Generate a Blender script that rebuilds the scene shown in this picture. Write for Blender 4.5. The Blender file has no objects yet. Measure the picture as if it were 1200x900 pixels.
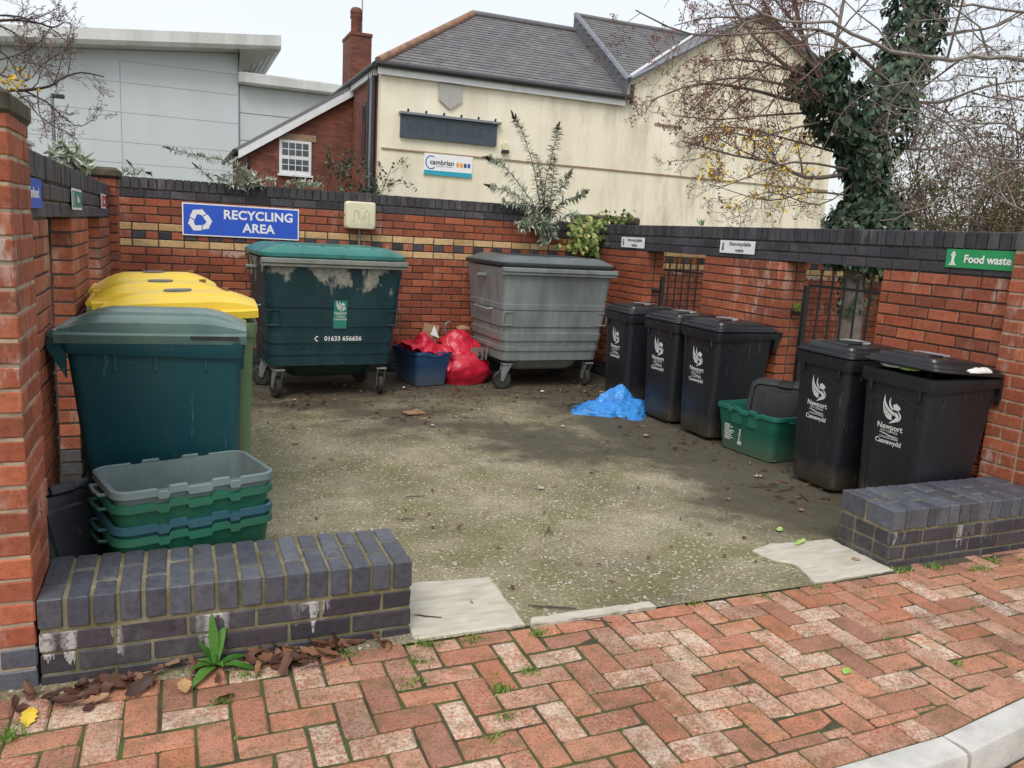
import bpy, math, random
import numpy as np
from mathutils import Vector, Matrix, noise
random.seed(7); rng = np.random.default_rng(7)
rad = math.radians
SC = bpy.context.scene; COL = SC.collection
# ------------------------------------------------------------------ camera, sky, sun, exposure
F_PX, YAW, PITCH, ROLL, EYE = 941.5, .3997, .1829, .0570, 1.5262
fw = Vector((math.sin(YAW)*math.cos(PITCH), math.cos(YAW)*math.cos(PITCH), -math.sin(PITCH)))
rt = Vector((math.cos(YAW), -math.sin(YAW), 0)); up = rt.cross(fw)
cr, sr = math.cos(ROLL), math.sin(ROLL)
RT, UP = cr*rt + sr*up, -sr*rt + cr*up
cam = bpy.data.cameras.new('camera'); cam_o = bpy.data.objects.new('camera', cam); COL.objects.link(cam_o)
cam.sensor_width = 36; cam.lens = F_PX/1200*36; cam.clip_start = .05; cam.clip_end = 2000
cam_o.matrix_world = Matrix(((RT.x, UP.x, -fw.x, 0), (RT.y, UP.y, -fw.y, 0), (RT.z, UP.z, -fw.z, EYE), (0, 0, 0, 1)))
SC.camera = cam_o
CAMP = Vector((0, 0, EYE))
def project(p):
    d = Vector(p) - CAMP; z = d.dot(fw)
    if z < .05: return None
    return 600 + F_PX*d.dot(RT)/z, 450 - F_PX*d.dot(UP)/z, z

SUN_EL, SUN_AZ = rad(52), rad(215)      # azimuth measured clockwise from +Y
world = bpy.data.worlds.new('World'); SC.world = world; world.use_nodes = True
wn = world.node_tree; wn.nodes.clear()
sky = wn.nodes.new('ShaderNodeTexSky'); sky.sky_type = 'NISHITA'; sky.sun_disc = False
sky.sun_elevation = SUN_EL; sky.sun_rotation = SUN_AZ; sky.dust_density = 4; sky.air_density = 1.0
bg1 = wn.nodes.new('ShaderNodeBackground'); bg1.inputs[1].default_value = .05
wn.links.new(sky.outputs[0], bg1.inputs[0])
tc = wn.nodes.new('ShaderNodeTexCoord'); mp = wn.nodes.new('ShaderNodeMapping'); mp.inputs[3].default_value = (1, 1, 2.5)
nz = wn.nodes.new('ShaderNodeTexNoise'); nz.inputs['Scale'].default_value = 1.6; nz.inputs['Detail'].default_value = 5
cr_ = wn.nodes.new('ShaderNodeValToRGB')
cr_.color_ramp.elements[0].position = .3; cr_.color_ramp.elements[0].color = (.88, .92, .945, 1)
cr_.color_ramp.elements[1].position = .7; cr_.color_ramp.elements[1].color = (.965, .975, .98, 1)
bg2 = wn.nodes.new('ShaderNodeBackground'); bg2.inputs[1].default_value = .78
wn.links.new(tc.outputs['Generated'], mp.inputs[0]); wn.links.new(mp.outputs[0], nz.inputs['Vector'])
wn.links.new(nz.outputs['Fac'], cr_.inputs[0]); wn.links.new(cr_.outputs[0], bg2.inputs[0])
addw = wn.nodes.new('ShaderNodeAddShader'); outw = wn.nodes.new('ShaderNodeOutputWorld')
wn.links.new(bg1.outputs[0], addw.inputs[0]); wn.links.new(bg2.outputs[0], addw.inputs[1]); wn.links.new(addw.outputs[0], outw.inputs[0])
sun = bpy.data.lights.new('sun', 'SUN'); sun.energy = 1.5; sun.angle = rad(25); sun.color = (1, .965, .92)
sun_o = bpy.data.objects.new('sun', sun); COL.objects.link(sun_o)
sd = Vector((math.sin(SUN_AZ)*math.cos(SUN_EL), math.cos(SUN_AZ)*math.cos(SUN_EL), math.sin(SUN_EL)))
sun_o.rotation_euler = sd.to_track_quat('Z', 'Y').to_euler()
vs = SC.view_settings; vs.view_transform = 'Standard'; vs.look = 'None'; vs.exposure = .12; vs.gamma = 1; vs.use_curve_mapping = False
SC.render.engine = 'CYCLES'; SC.cycles.max_bounces = 6; SC.cycles.diffuse_bounces = 3

# ------------------------------------------------------------------ materials
def lin(r, g, b):
    f = lambda c: (c/255/12.92) if c <= 10 else ((c/255+.055)/1.055)**2.4
    return (f(r), f(g), f(b))
def nd(nt, t, **k):
    n = nt.nodes.new(t)
    for a, b in k.items(): setattr(n, a, b)
    return n
def newmat(name):
    m = bpy.data.materials.new(name); m.use_nodes = True
    return m, m.node_tree, m.node_tree.nodes['Principled BSDF']
def setv(n, i, v): n.inputs[i].default_value = v
def noise_n(nt, vec, scale, detail=4, rough=.55):
    n = nd(nt, 'ShaderNodeTexNoise'); setv(n, 'Scale', scale); setv(n, 'Detail', detail); setv(n, 'Roughness', rough)
    nt.links.new(vec, n.inputs['Vector']); return n.outputs['Fac']
def ramp(nt, fac, stops):
    n = nd(nt, 'ShaderNodeValToRGB'); e = n.color_ramp.elements
    while len(e) < len(stops): e.new(.5)
    for i, (p, c) in enumerate(stops):
        e[i].position = p; c = (c, c, c) if isinstance(c, (int, float)) else c
        e[i].color = (c[0], c[1], c[2], 1)
    nt.links.new(fac, n.inputs[0]); return n.outputs[0]
def mixc(nt, fac, a, b, mode='MIX'):
    n = nd(nt, 'ShaderNodeMix', data_type='RGBA', blend_type=mode)
    for s, v in ((n.inputs[0], fac), (n.inputs[6], a), (n.inputs[7], b)):
        if hasattr(v, 'is_output'): nt.links.new(v, s)
        elif isinstance(v, (int, float)): s.default_value = v
        else: s.default_value = (v[0], v[1], v[2], 1)
    return n.outputs[2]
def math_n(nt, op, a, b=None, c=None, clamp=False):
    n = nd(nt, 'ShaderNodeMath', operation=op, use_clamp=clamp)
    for i, v in enumerate((a, b, c)):
        if v is None: continue
        if hasattr(v, 'is_output'): nt.links.new(v, n.inputs[i])
        else: n.inputs[i].default_value = v
    return n.outputs[0]
def mapping(nt, vec, scale=(1, 1, 1), loc=(0, 0, 0)):
    n = nd(nt, 'ShaderNodeMapping'); setv(n, 3, scale); setv(n, 1, loc); nt.links.new(vec, n.inputs[0]); return n.outputs[0]
def bump_n(nt, b, h, strength, dist=.01):
    n = nd(nt, 'ShaderNodeBump'); setv(n, 'Strength', strength); setv(n, 'Distance', dist)
    nt.links.new(h, n.inputs['Height']); nt.links.new(n.outputs[0], b.inputs['Normal'])
def sep(nt, v):
    n = nd(nt, 'ShaderNodeSeparateXYZ'); nt.links.new(v, n.inputs[0]); return n.outputs
def pos(nt): return nd(nt, 'ShaderNodeNewGeometry').outputs['Position']
def rnd(nt):
    a = nd(nt, 'ShaderNodeObjectInfo').outputs['Random']; b = nd(nt, 'ShaderNodeNewGeometry').outputs['Random Per Island']
    return math_n(nt, 'FRACT', math_n(nt, 'ADD', a, b))
def scale_c(c, k): return tuple(min(1, x*k) for x in c)

def plain(name, c, rough=.5, var=.2, scale=5, bump=.12, bscale=90, dirt=None, damt=.5, dscale=3.5, metal=0, stretch=(1, 1, 1), spec=.5, scuff=0):
    m, nt, b = newmat(name)
    P = mapping(nt, pos(nt), stretch)
    col = ramp(nt, noise_n(nt, P, scale, 6), [(.3, scale_c(c, 1-var)), (.7, scale_c(c, 1+var))])
    n2 = noise_n(nt, P, bscale, 3)
    if dirt:
        msk = ramp(nt, noise_n(nt, P, dscale, 8, .65), [(.62-.3*damt, 0), (.80-.2*damt, damt)])
        col = mixc(nt, msk, col, dirt)
    if scuff:
        s1 = noise_n(nt, mapping(nt, pos(nt), (3, 3, 30), (2, 1, 5)), 3, 8, .8); s2 = noise_n(nt, mapping(nt, pos(nt), (22, 22, 2.2)), 2, 6, .75); s3 = noise_n(nt, pos(nt), 1.8, 4)
        k = math_n(nt, 'MULTIPLY', math_n(nt, 'MAXIMUM', ramp(nt, s1, [(.63, 0), (.69, 1)]), ramp(nt, s2, [(.60, 0), (.70, .8)])), ramp(nt, s3, [(.40, .15), (.6, 1)]))
        col = mixc(nt, math_n(nt, 'MULTIPLY', k, scuff), col, (.42, .42, .40))
        zz = sep(nt, pos(nt))[2]; low = nd(nt, 'ShaderNodeMapRange'); nt.links.new(math_n(nt, 'ADD', zz, math_n(nt, 'MULTIPLY', math_n(nt, 'SUBTRACT', noise_n(nt, pos(nt), 8, 6, .7), .5), .35)), low.inputs[0])
        setv(low, 1, .22); setv(low, 2, .0); setv(low, 3, 0); setv(low, 4, .55)
        col = mixc(nt, low.outputs[0], col, lin(98, 90, 70))
    nt.links.new(col, b.inputs['Base Color']); setv(b, 'Metallic', metal); setv(b, 'Specular IOR Level', spec)
    r = ramp(nt, n2, [(.3, max(.05, rough-.1)), (.7, min(1, rough+.1))]); nt.links.new(r, b.inputs['Roughness'])
    if bump: bump_n(nt, b, n2, bump, .004)
    return m

def brick_mat(name, cols, mort_smear=(.62, .55, .47), eff=.35, eff_scale=5, band=None, dark=.35, rough=.7, gen=1.0):
    """face brick: hue per brick, kiln speckle, bloom of salts with a ragged drip edge"""
    m, nt, b = newmat(name); P = pos(nt); r = rnd(nt)
    n = len(cols); base = ramp(nt, r, [(i/max(1, n-1), c) for i, c in enumerate(cols)])
    nt.nodes[-1].color_ramp.interpolation = 'LINEAR'
    g = noise_n(nt, P, 38, 6, .7); base = mixc(nt, .9, base, ramp(nt, g, [(.28, .55), (.5, .98), (.72, 1.2)]), 'MULTIPLY')
    big = noise_n(nt, mapping(nt, P, (1, 1, .6)), 2.2, 5); base = mixc(nt, dark, base, ramp(nt, big, [(.32, .45), (.6, 1.0)]), 'MULTIPLY')
    if eff:
        e1 = noise_n(nt, mapping(nt, P, (1, 1, .35)), eff_scale*3, 6, .7)
        e2 = noise_n(nt, P, eff_scale*.35, 3)
        e = math_n(nt, 'MULTIPLY', ramp(nt, e1, [(.5, 0), (.68, 1)]), ramp(nt, e2, [(.48, 0), (.62, gen)]))
        if band:
            z = sep(nt, P)[2]; jag = noise_n(nt, mapping(nt, P, (9, 9, 1.2)), 3, 3)
            zz = math_n(nt, 'ADD', z, math_n(nt, 'MULTIPLY', math_n(nt, 'SUBTRACT', jag, .5), band[2]))
            up_ = nd(nt, 'ShaderNodeMapRange', interpolation_type='SMOOTHSTEP'); nt.links.new(zz, up_.inputs[0])
            setv(up_, 1, band[0]); setv(up_, 2, band[0]+.006)
            dn = nd(nt, 'ShaderNodeMapRange', interpolation_type='SMOOTHSTEP'); nt.links.new(z, dn.inputs[0])
            setv(dn, 1, band[1]+.004); setv(dn, 2, band[1])
            wide = ramp(nt, noise_n(nt, mapping(nt, P, (1, 1, .05)), band[3], 3), [(band[4], 0), (band[4]+.11, 1)])
            e3 = math_n(nt, 'MULTIPLY', math_n(nt, 'MULTIPLY', math_n(nt, 'MULTIPLY', up_.outputs[0], dn.outputs[0]), wide), ramp(nt, noise_n(nt, P, 55, 5, .8), [(.40, .15), (.5, 1)]))
            e = math_n(nt, 'MAXIMUM', e, math_n(nt, 'MULTIPLY', e3, 1.6), clamp=True)
        base = mixc(nt, math_n(nt, 'MULTIPLY', e, eff, clamp=True), base, mort_smear)
    nt.links.new(base, b.inputs['Base Color']); setv(b, 'Roughness', rough); setv(b, 'Specular IOR Level', .35)
    bump_n(nt, b, math_n(nt, 'ADD', g, noise_n(nt, P, 160, 2)), .35, .003)
    return m

RED = [lin(130, 72, 52), lin(168, 94, 64), lin(146, 79, 56), lin(178, 102, 72), lin(158, 89, 62), lin(136, 76, 56), lin(164, 86, 58)]
BLUE = [lin(62, 60, 64), lin(78, 76, 82), lin(54, 52, 58), lin(86, 82, 86)]
M = {}
M['red'] = brick_mat('red facing brick', RED, eff=.5, eff_scale=4)
M['pier'] = brick_mat('red pier brick', [scale_c(c, 1.08) for c in RED], eff=.75, eff_scale=6, mort_smear=(.55, .47, .42))
M['redback'] = brick_mat('red wall brick', [scale_c(c, .92) for c in RED], eff=.6, eff_scale=4, band=(1.17, 1.226, .16, 1.4, .47))
M['buff'] = brick_mat('buff brick', [lin(200, 164, 116), lin(212, 178, 130), lin(188, 152, 106)], eff=.4, dark=.5)
M['blue'] = brick_mat('blue coping brick', BLUE, eff=.22, dark=.5, rough=.55, mort_smear=(.4, .38, .36))
M['bluelow'] = brick_mat('blue engineering brick', [lin(82, 85, 94), lin(98, 101, 110), lin(74, 76, 86), lin(90, 91, 98)], gen=.12, eff=.62, eff_scale=5, band=(.13, .188, .30, 2.3, .53), dark=.35, rough=.42, mort_smear=(.72, .70, .66))
M['bluelow2'] = brick_mat('shaded blue engineering brick', [lin(66, 64, 70), lin(78, 75, 80), lin(60, 57, 64), lin(74, 68, 74)], gen=.12, eff=.62, eff_scale=5, band=(.12, .188, .42, 5.5, .52), dark=.4, rough=.5, mort_smear=(.66, .64, .60))  # lower-course copy: shade of the wall face darkened in, with a purple-brown tint
M['mortar_dark'] = plain('dark mortar', (.055, .048, .042), .95, .4, 9, .5, 120)
M['mortar_pale'] = plain('pale mortar', lin(176, 158, 136), .95, .25, 12, .6, 120, dirt=(.12, .10, .07), damt=.6, dscale=7)
M['mortar_moss'] = plain('mossy mortar', lin(128, 120, 98), .95, .35, 16, .7, 120, dirt=lin(84, 84, 40), damt=.8, dscale=5)
M['cap'] = plain('weathered cap stone', lin(92, 84, 68), .9, .4, 14, .7, 70, dirt=lin(46, 46, 30), damt=.8, dscale=6)

def floor_mat():
    m, nt, b = newmat('mossy aggregate concrete'); P = pos(nt); X, Y, Z = sep(nt, P)
    c = ramp(nt, noise_n(nt, P, 1.3, 8, .65), [(.30, lin(108, 101, 82)), (.5, lin(146, 138, 113)), (.68, lin(174, 166, 143))])
    moss = ramp(nt, noise_n(nt, mapping(nt, P, (1, 1, 1), (3, 9, 0)), 1.7, 9, .7), [(.45, 0), (.62, .76)])
    c = mixc(nt, moss, c, mixc(nt, noise_n(nt, P, 30, 4), lin(88, 88, 50), lin(134, 130, 84)))
    # exposed stones
    v = nd(nt, 'ShaderNodeTexVoronoi'); setv(v, 'Scale', 55); nt.links.new(P, v.inputs['Vector'])
    sel = math_n(nt, 'GREATER_THAN', sep(nt, v.outputs['Color'])[0], .52)
    core = ramp(nt, v.outputs['Distance'], [(.30, 1), (.52, 0)])
    grp = ramp(nt, noise_n(nt, P, 3.2, 6, .7), [(.36, .15), (.58, 1)])
    st = math_n(nt, 'MULTIPLY', math_n(nt, 'MULTIPLY', sel, core), grp)
    c = mixc(nt, st, c, ramp(nt, sep(nt, v.outputs['Color'])[1], [(.0, lin(120, 108, 86)), (.45, lin(184, 176, 152)), (1, lin(226, 222, 208))]))
    fine = noise_n(nt, P, 70, 6, .8); c = mixc(nt, .9, c, ramp(nt, fine, [(.34, .25), (.5, .95), (.66, 1.5)]), 'MULTIPLY')
    # damp, dirty run across the yard and along the bins
    line = math_n(nt, 'ADD', math_n(nt, 'MULTIPLY', math_n(nt, 'SUBTRACT', X, 2.1), .72), math_n(nt, 'MULTIPLY', math_n(nt, 'SUBTRACT', Y, 5.85), .69))
    wob = math_n(nt, 'MULTIPLY', math_n(nt, 'SUBTRACT', noise_n(nt, P, 1.5, 7, .62), .5), 2.6)
    dd = math_n(nt, 'ABSOLUTE', math_n(nt, 'ADD', line, wob))
    band = ramp(nt, dd, [(.10, .92), (.75, .0)])
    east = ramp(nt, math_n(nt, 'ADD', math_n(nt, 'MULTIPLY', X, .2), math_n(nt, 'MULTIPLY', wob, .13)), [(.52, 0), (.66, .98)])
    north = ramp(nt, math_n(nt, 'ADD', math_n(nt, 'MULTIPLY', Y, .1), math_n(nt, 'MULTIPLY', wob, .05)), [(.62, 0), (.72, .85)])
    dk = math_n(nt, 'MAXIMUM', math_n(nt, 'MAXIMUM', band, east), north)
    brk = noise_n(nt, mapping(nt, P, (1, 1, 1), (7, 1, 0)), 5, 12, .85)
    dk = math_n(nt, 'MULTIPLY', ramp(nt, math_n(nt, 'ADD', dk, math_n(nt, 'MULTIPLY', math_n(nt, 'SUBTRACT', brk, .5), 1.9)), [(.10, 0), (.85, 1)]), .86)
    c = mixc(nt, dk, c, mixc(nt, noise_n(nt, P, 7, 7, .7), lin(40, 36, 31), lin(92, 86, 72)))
    nt.links.new(c, b.inputs['Base Color']); setv(b, 'Specular IOR Level', .3)
    nt.links.new(ramp(nt, dk, [(0, .92), (1, .7)]), b.inputs['Roughness'])
    bump_n(nt, b, math_n(nt, 'ADD', math_n(nt, 'MULTIPLY', fine, .8), st), .9, .006)
    return m
M['floor'] = floor_mat()
def paver_mat():
    m, nt, b = newmat('clay paver'); P = pos(nt); r = rnd(nt)
    base = ramp(nt, r, [(0, lin(160, 108, 87)), (.18, lin(190, 129, 100)), (.36, lin(172, 106, 81)), (.52, lin(187, 136, 110)), (.66, lin(180, 112, 74)), (.8, lin(152, 105, 88)), (1, lin(194, 137, 108))])
    # pale bloom, strong on some bricks only
    r2 = math_n(nt, 'FRACT', math_n(nt, 'MULTIPLY', r, 7.31))
    spk = noise_n(nt, P, 70, 6, .75); cl = noise_n(nt, P, 9, 4)
    pale = math_n(nt, 'MULTIPLY', ramp(nt, r2, [(.35, .10), (.60, .42), (.76, .5), (.86, 1.0)]), ramp(nt, math_n(nt, 'ADD', math_n(nt, 'MULTIPLY', spk, .7), math_n(nt, 'MULTIPLY', cl, .3)), [(.42, 0), (.60, 1)]))
    c = mixc(nt, pale, base, lin(220, 204, 184))
    pits = ramp(nt, noise_n(nt, P, 130, 3, .8), [(.34, .22), (.47, 1)])
    c = mixc(nt, .9, c, pits, 'MULTIPLY')
    c = mixc(nt, .8, c, ramp(nt, noise_n(nt, P, 1.7, 9, .72), [(.32, .55), (.5, .95), (.65, 1.12)]), 'MULTIPLY')
    gr = ramp(nt, noise_n(nt, mapping(nt, P, (1, 1, 1), (5, 2, 0)), 12, 6, .7), [(.48, 0), (.70, .7)])
    c = mixc(nt, gr, c, lin(104, 92, 64))
    nt.links.new(c, b.inputs['Base Color']); setv(b, 'Roughness', .88); setv(b, 'Specular IOR Level', .3)
    bump_n(nt, b, math_n(nt, 'ADD', spk, noise_n(nt, P, 220, 2)), .6, .004)
    return m
M['paver'] = paver_mat()
M['bed'] = plain('mossy sand bed', lin(64, 57, 42), .98, .4, 14, .8, 90, dirt=lin(84, 98, 42), damt=.75, dscale=4)
M['ground'] = plain('rough ground', lin(108, 104, 88), .95, .3, 3, .6, 60, dirt=lin(80, 92, 50), damt=.7, dscale=1.2)
M['slab'] = plain('pale concrete', lin(190, 184, 170), .9, .12, 8, .6, 60, dirt=lin(140, 132, 98), damt=.5, dscale=5, stretch=(1, 3.5, 1))
M['kerb'] = plain('concrete kerb', lin(190, 188, 182), .9, .15, 9, .7, 110, dirt=lin(140, 134, 120), damt=.5, dscale=5)
def leaf_mat(name, stops, rough=.6, trans=.2):
    m, nt, b = newmat(name); r = rnd(nt); P = pos(nt)
    c = mixc(nt, .5, ramp(nt, r, stops), ramp(nt, noise_n(nt, P, 25, 3), [(.3, .6), (.7, 1.2)]), 'MULTIPLY')
    nt.links.new(c, b.inputs['Base Color']); setv(b, 'Roughness', rough); setv(b, 'Specular IOR Level', .35)
    return m
M['dead'] = leaf_mat('dead leaf', [(0, lin(62, 40, 32)), (.3, lin(98, 66, 52)), (.55, lin(76, 50, 42)), (.8, lin(124, 88, 66)), (.93, lin(150, 112, 84)), (1, lin(178, 146, 110))], .55)
M['ivy'] = leaf_mat('ivy leaf', [(0, lin(28, 44, 32)), (.5, lin(50, 74, 54)), (.85, lin(80, 104, 78)), (1, lin(112, 132, 104))], .42)
M['ivyvar'] = leaf_mat('variegated leaf', [(0, lin(58, 84, 36)), (.3, lin(94, 118, 52)), (.6, lin(150, 160, 88)), (.78, lin(70, 96, 42)), (1, lin(206, 198, 128))], .45)
M['budleaf'] = leaf_mat('grey green leaf', [(0, lin(120, 136, 112)), (.5, lin(168, 178, 156)), (1, lin(208, 214, 198))], .65)
M['olive'] = leaf_mat('olive leaf', [(0, lin(70, 74, 44)), (.5, lin(104, 104, 62)), (1, lin(136, 124, 76))], .6)
M['yellowleaf'] = leaf_mat('yellow leaf', [(0, lin(214, 170, 40)), (1, lin(240, 212, 84))], .55)
M['rustbud'] = leaf_mat('rusty key', [(0, lin(110, 66, 58)), (1, lin(150, 96, 80))], .7)
M['seed'] = leaf_mat('seed head', [(0, lin(60, 40, 34)), (1, lin(92, 62, 50))], .8)
M['grass'] = leaf_mat('grass blade', [(0, lin(70, 104, 36)), (.6, lin(104, 140, 56)), (1, lin(140, 160, 80))], .55)
M['dock'] = leaf_mat('dock leaf', [(0, lin(58, 104, 40)), (1, lin(92, 138, 58))], .5)
M['greenleaf'] = leaf_mat('fallen green leaf', [(0, lin(150, 190, 90)), (1, lin(178, 206, 120))], .5)
M['paleleaf'] = leaf_mat('pale dry leaf', [(0, lin(168, 138, 96)), (1, lin(186, 150, 104))], .6)
M['bark'] = plain('grey bark', lin(112, 102, 94), .9, .35, 14, .7, 60)
M['twig'] = plain('brown twig', lin(110, 88, 80), .85, .3, 10, .2, 60)
M['twigpale'] = plain('pale twig', lin(140, 131, 122), .85, .25, 10, .2, 60)
M['twigdark'] = plain('dark twig', lin(74, 64, 62), .85, .25, 10, .2, 60)

# ------------------------------------------------------------------ mesh helpers
class MB:
    def __init__(s): s.v = []; s.f = []
    def add(s, vs, fs, T=None):
        o = len(s.v); s.v += [tuple(T @ Vector(p)) for p in vs] if T is not None else [tuple(p) for p in vs]
        s.f += [tuple(i+o for i in f) for f in fs]; return s
    def box(s, x0, x1, y0, y1, z0, z1, T=None, c=0):
        if c:
            v, f = cbox((x1-x0), (y1-y0), (z1-z0), c); k = Vector(((x0+x1)/2, (y0+y1)/2, (z0+z1)/2))
            return s.add([Vector(p)+k for p in v], f, T)
        v = [(x, y, z) for z in (z0, z1) for y in (y0, y1) for x in (x0, x1)]
        return s.add(v, [(0, 2, 3, 1), (4, 5, 7, 6), (0, 1, 5, 4), (2, 6, 7, 3), (0, 4, 6, 2), (1, 3, 7, 5)], T)
    def loft(s, rings, cap0=True, cap1=True, T=None, closed=True):
        n = len(rings[0]); vs = [p for r in rings for p in r]; fs = []
        for i in range(len(rings)-1):
            for j in range(n if closed else n-1):
                k = (j+1) % n; fs.append((i*n+j, i*n+k, (i+1)*n+k, (i+1)*n+j))
        if cap0: fs.append(tuple(reversed(range(n))))
        if cap1: fs.append(tuple((len(rings)-1)*n+j for j in range(n)))
        return s.add(vs, fs, T)
    def tube(s, pts, rr, n=6, cap=True, T=None):
        pts = [Vector(p) for p in pts]; m = len(pts)
        if isinstance(rr, (int, float)): rr = [rr]*m
        rings = []; ref = None
        for i, p in enumerate(pts):
            t = (pts[min(i+1, m-1)]-pts[max(i-1, 0)])
            if t.length < 1e-9: t = Vector((0, 0, 1))
            t.normalize()
            if ref is None: ref = Vector((0, 0, 1)) if abs(t.z) < .9 else Vector((1, 0, 0))
            a = t.cross(ref); a.normalize(); b = t.cross(a); ref = -b if False else a.cross(t)
            rings.append([p + (a*math.cos(2*math.pi*k/n) + b*math.sin(2*math.pi*k/n))*rr[i] for k in range(n)])
        return s.loft(rings, cap, cap, T)
    def lathe(s, prof, n=20, T=None):
        rings = [[(r*math.cos(2*math.pi*k/n), r*math.sin(2*math.pi*k/n), z) for k in range(n)] for r, z in prof]
        return s.loft(rings, True, True, T)
    def prism(s, poly, d, T=None):   # poly in XZ-plane (x,z), extruded from y=0 to y=d
        n = len(poly); vs = [(x, 0, z) for x, z in poly]+[(x, d, z) for x, z in poly]
        fs = [tuple(range(n)), tuple(reversed(range(n, 2*n)))]+[(i, i+n, (i+1) % n+n, (i+1) % n) for i in range(n)]
        return s.add(vs, fs, T)
    def mesh(s, name):
        me = bpy.data.meshes.new(name); me.from_pydata(s.v, [], s.f); me.validate(); me.update()
        return me
    def build(s, name, mat, parent=None, smooth=None, loc=None, label=None, kind=None):
        me = s.mesh(name); o = link(name, me, mat, parent, loc)
        if smooth is not None:
            me.shade_smooth(); me.set_sharp_from_angle(angle=rad(smooth))
        if label: o['label'] = label
        if kind: o['kind'] = kind
        return o
def link(name, me, mat, parent=None, loc=None):
    o = bpy.data.objects.new(name, me); COL.objects.link(o)
    if mat is not None and not me.materials: me.materials.append(M[mat] if isinstance(mat, str) else mat)
    o.parent = parent
    if loc is not None: o.location = loc
    return o
def cbox(lx, ly, lz, c=.004):
    """box with chamfered edges, centred"""
    x, y, z = lx/2, ly/2, lz/2; v = []; ix = {}
    for sx in (-1, 1):
        for sy in (-1, 1):
            for sz in (-1, 1):
                for a, p in enumerate(((x, y-c, z-c), (x-c, y, z-c), (x-c, y-c, z))):
                    ix[sx, sy, sz, a] = len(v); v.append((sx*p[0], sy*p[1], sz*p[2]))
    f = []
    q = [(-1, -1), (1, -1), (1, 1), (-1, 1)]
    for s in (-1, 1):
        for a, fn in ((0, lambda u, w: (s, u, w)), (1, lambda u, w: (w, s, u)), (2, lambda u, w: (u, w, s))):
            l = [ix[fn(u, w)+(a,)] for u, w in q]; f.append(tuple(l if s > 0 else reversed(l)))
    for u in (-1, 1):
        for w in (-1, 1):
            for a, b, k0, k1 in ((1, 2, (-1, u, w), (1, u, w)), (0, 2, (u, -1, w), (u, 1, w)), (0, 1, (u, w, -1), (u, w, 1))):
                l = [ix[k0+(a,)], ix[k1+(a,)], ix[k1+(b,)], ix[k0+(b,)]]
                # orientation
                p0, p1, p2 = (Vector(v[i]) for i in l[:3])
                if (p1-p0).cross(p2-p0).dot(p0+p2) < 0: l.reverse()
                f.append(tuple(l))
    for sx in (-1, 1):
        for sy in (-1, 1):
            for sz in (-1, 1):
                l = [ix[sx, sy, sz, a] for a in range(3)]
                if sx*sy*sz < 0: l.reverse()
                f.append(tuple(l))
    return v, f
def thing(name, label, cat, loc=(0, 0, 0), rz=0, group=None, kind=None):
    o = bpy.data.objects.new(name, None); COL.objects.link(o); o.location = loc; o.rotation_euler = (0, 0, rz)
    o.empty_display_size = .1
    return tag(o, label, cat, group, kind)
def tag(o, label, cat=None, group=None, kind=None):
    o['label'] = label
    if cat: o['category'] = cat
    if group: o['group'] = group
    if kind: o['kind'] = kind
    return o
def rrect(w, d, r, z, n=4, cx=0, cy=0):
    pts = []
    for qx, qy, a0 in ((1, 1, 0), (-1, 1, 90), (-1, -1, 180), (1, -1, 270)):
        for k in range(n+1):
            a = rad(a0+90*k/n); pts.append((cx+qx*(w/2-r)+r*math.cos(a), cy+qy*(d/2-r)+r*math.sin(a), z))
    return pts
def text_mesh(body, size, bold=0, align='CENTER', extrude=.0006, spacing=1, sx=1):
    cu = bpy.data.curves.new('t', 'FONT'); cu.body = body; cu.size = size; cu.align_x = align; cu.align_y = 'CENTER'
    cu.offset = bold*size; cu.extrude = extrude; cu.resolution_u = 3; cu.space_character = spacing; cu.space_line = .95
    o = bpy.data.objects.new('t', cu); COL.objects.link(o)
    dg = bpy.context.evaluated_depsgraph_get(); me = bpy.data.meshes.new_from_object(o.evaluated_get(dg))
    bpy.data.objects.remove(o); me.materials.clear()
    if sx != 1:
        for v in me.vertices: v.co.x *= sx
    return me
def put_text(body, size, mat, parent, x, y, z, **k):
    o = link('lettering', text_mesh(body, size, **k), mat, parent, (x, y, z)); o.rotation_euler = (rad(90), 0, 0); return o
def ribbon(mb, pts, ws, y=0, T=None, sub=4):
    """flat tapered stroke in the XZ plane through pts"""
    P = [Vector((a, b)) for a, b in pts]; out = []; W = []
    for i in range(len(P)-1):
        p0, p1, p2, p3 = P[max(i-1, 0)], P[i], P[i+1], P[min(i+2, len(P)-1)]
        for k in range(sub):
            t = k/sub; out.append(.5*((2*p1)+(p2-p0)*t+(2*p0-5*p1+4*p2-p3)*t*t+(3*p1-p0-3*p2+p3)*t**3)); W.append(ws[i]*(1-t)+ws[i+1]*t)
    out.append(P[-1]); W.append(ws[-1]); L = []; R_ = []
    for i, p in enumerate(out):
        t = out[min(i+1, len(out)-1)]-out[max(i-1, 0)]; t.normalize(); n = Vector((-t.y, t.x))
        L.append(p+n*W[i]/2); R_.append(p-n*W[i]/2)
    vs = [(p.x, y, p.y) for p in L]+[(p.x, y, p.y) for p in R_]; n = len(L)
    mb.add(vs, [(i, i+n, i+n+1, i+1) for i in range(n-1)], T)

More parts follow.
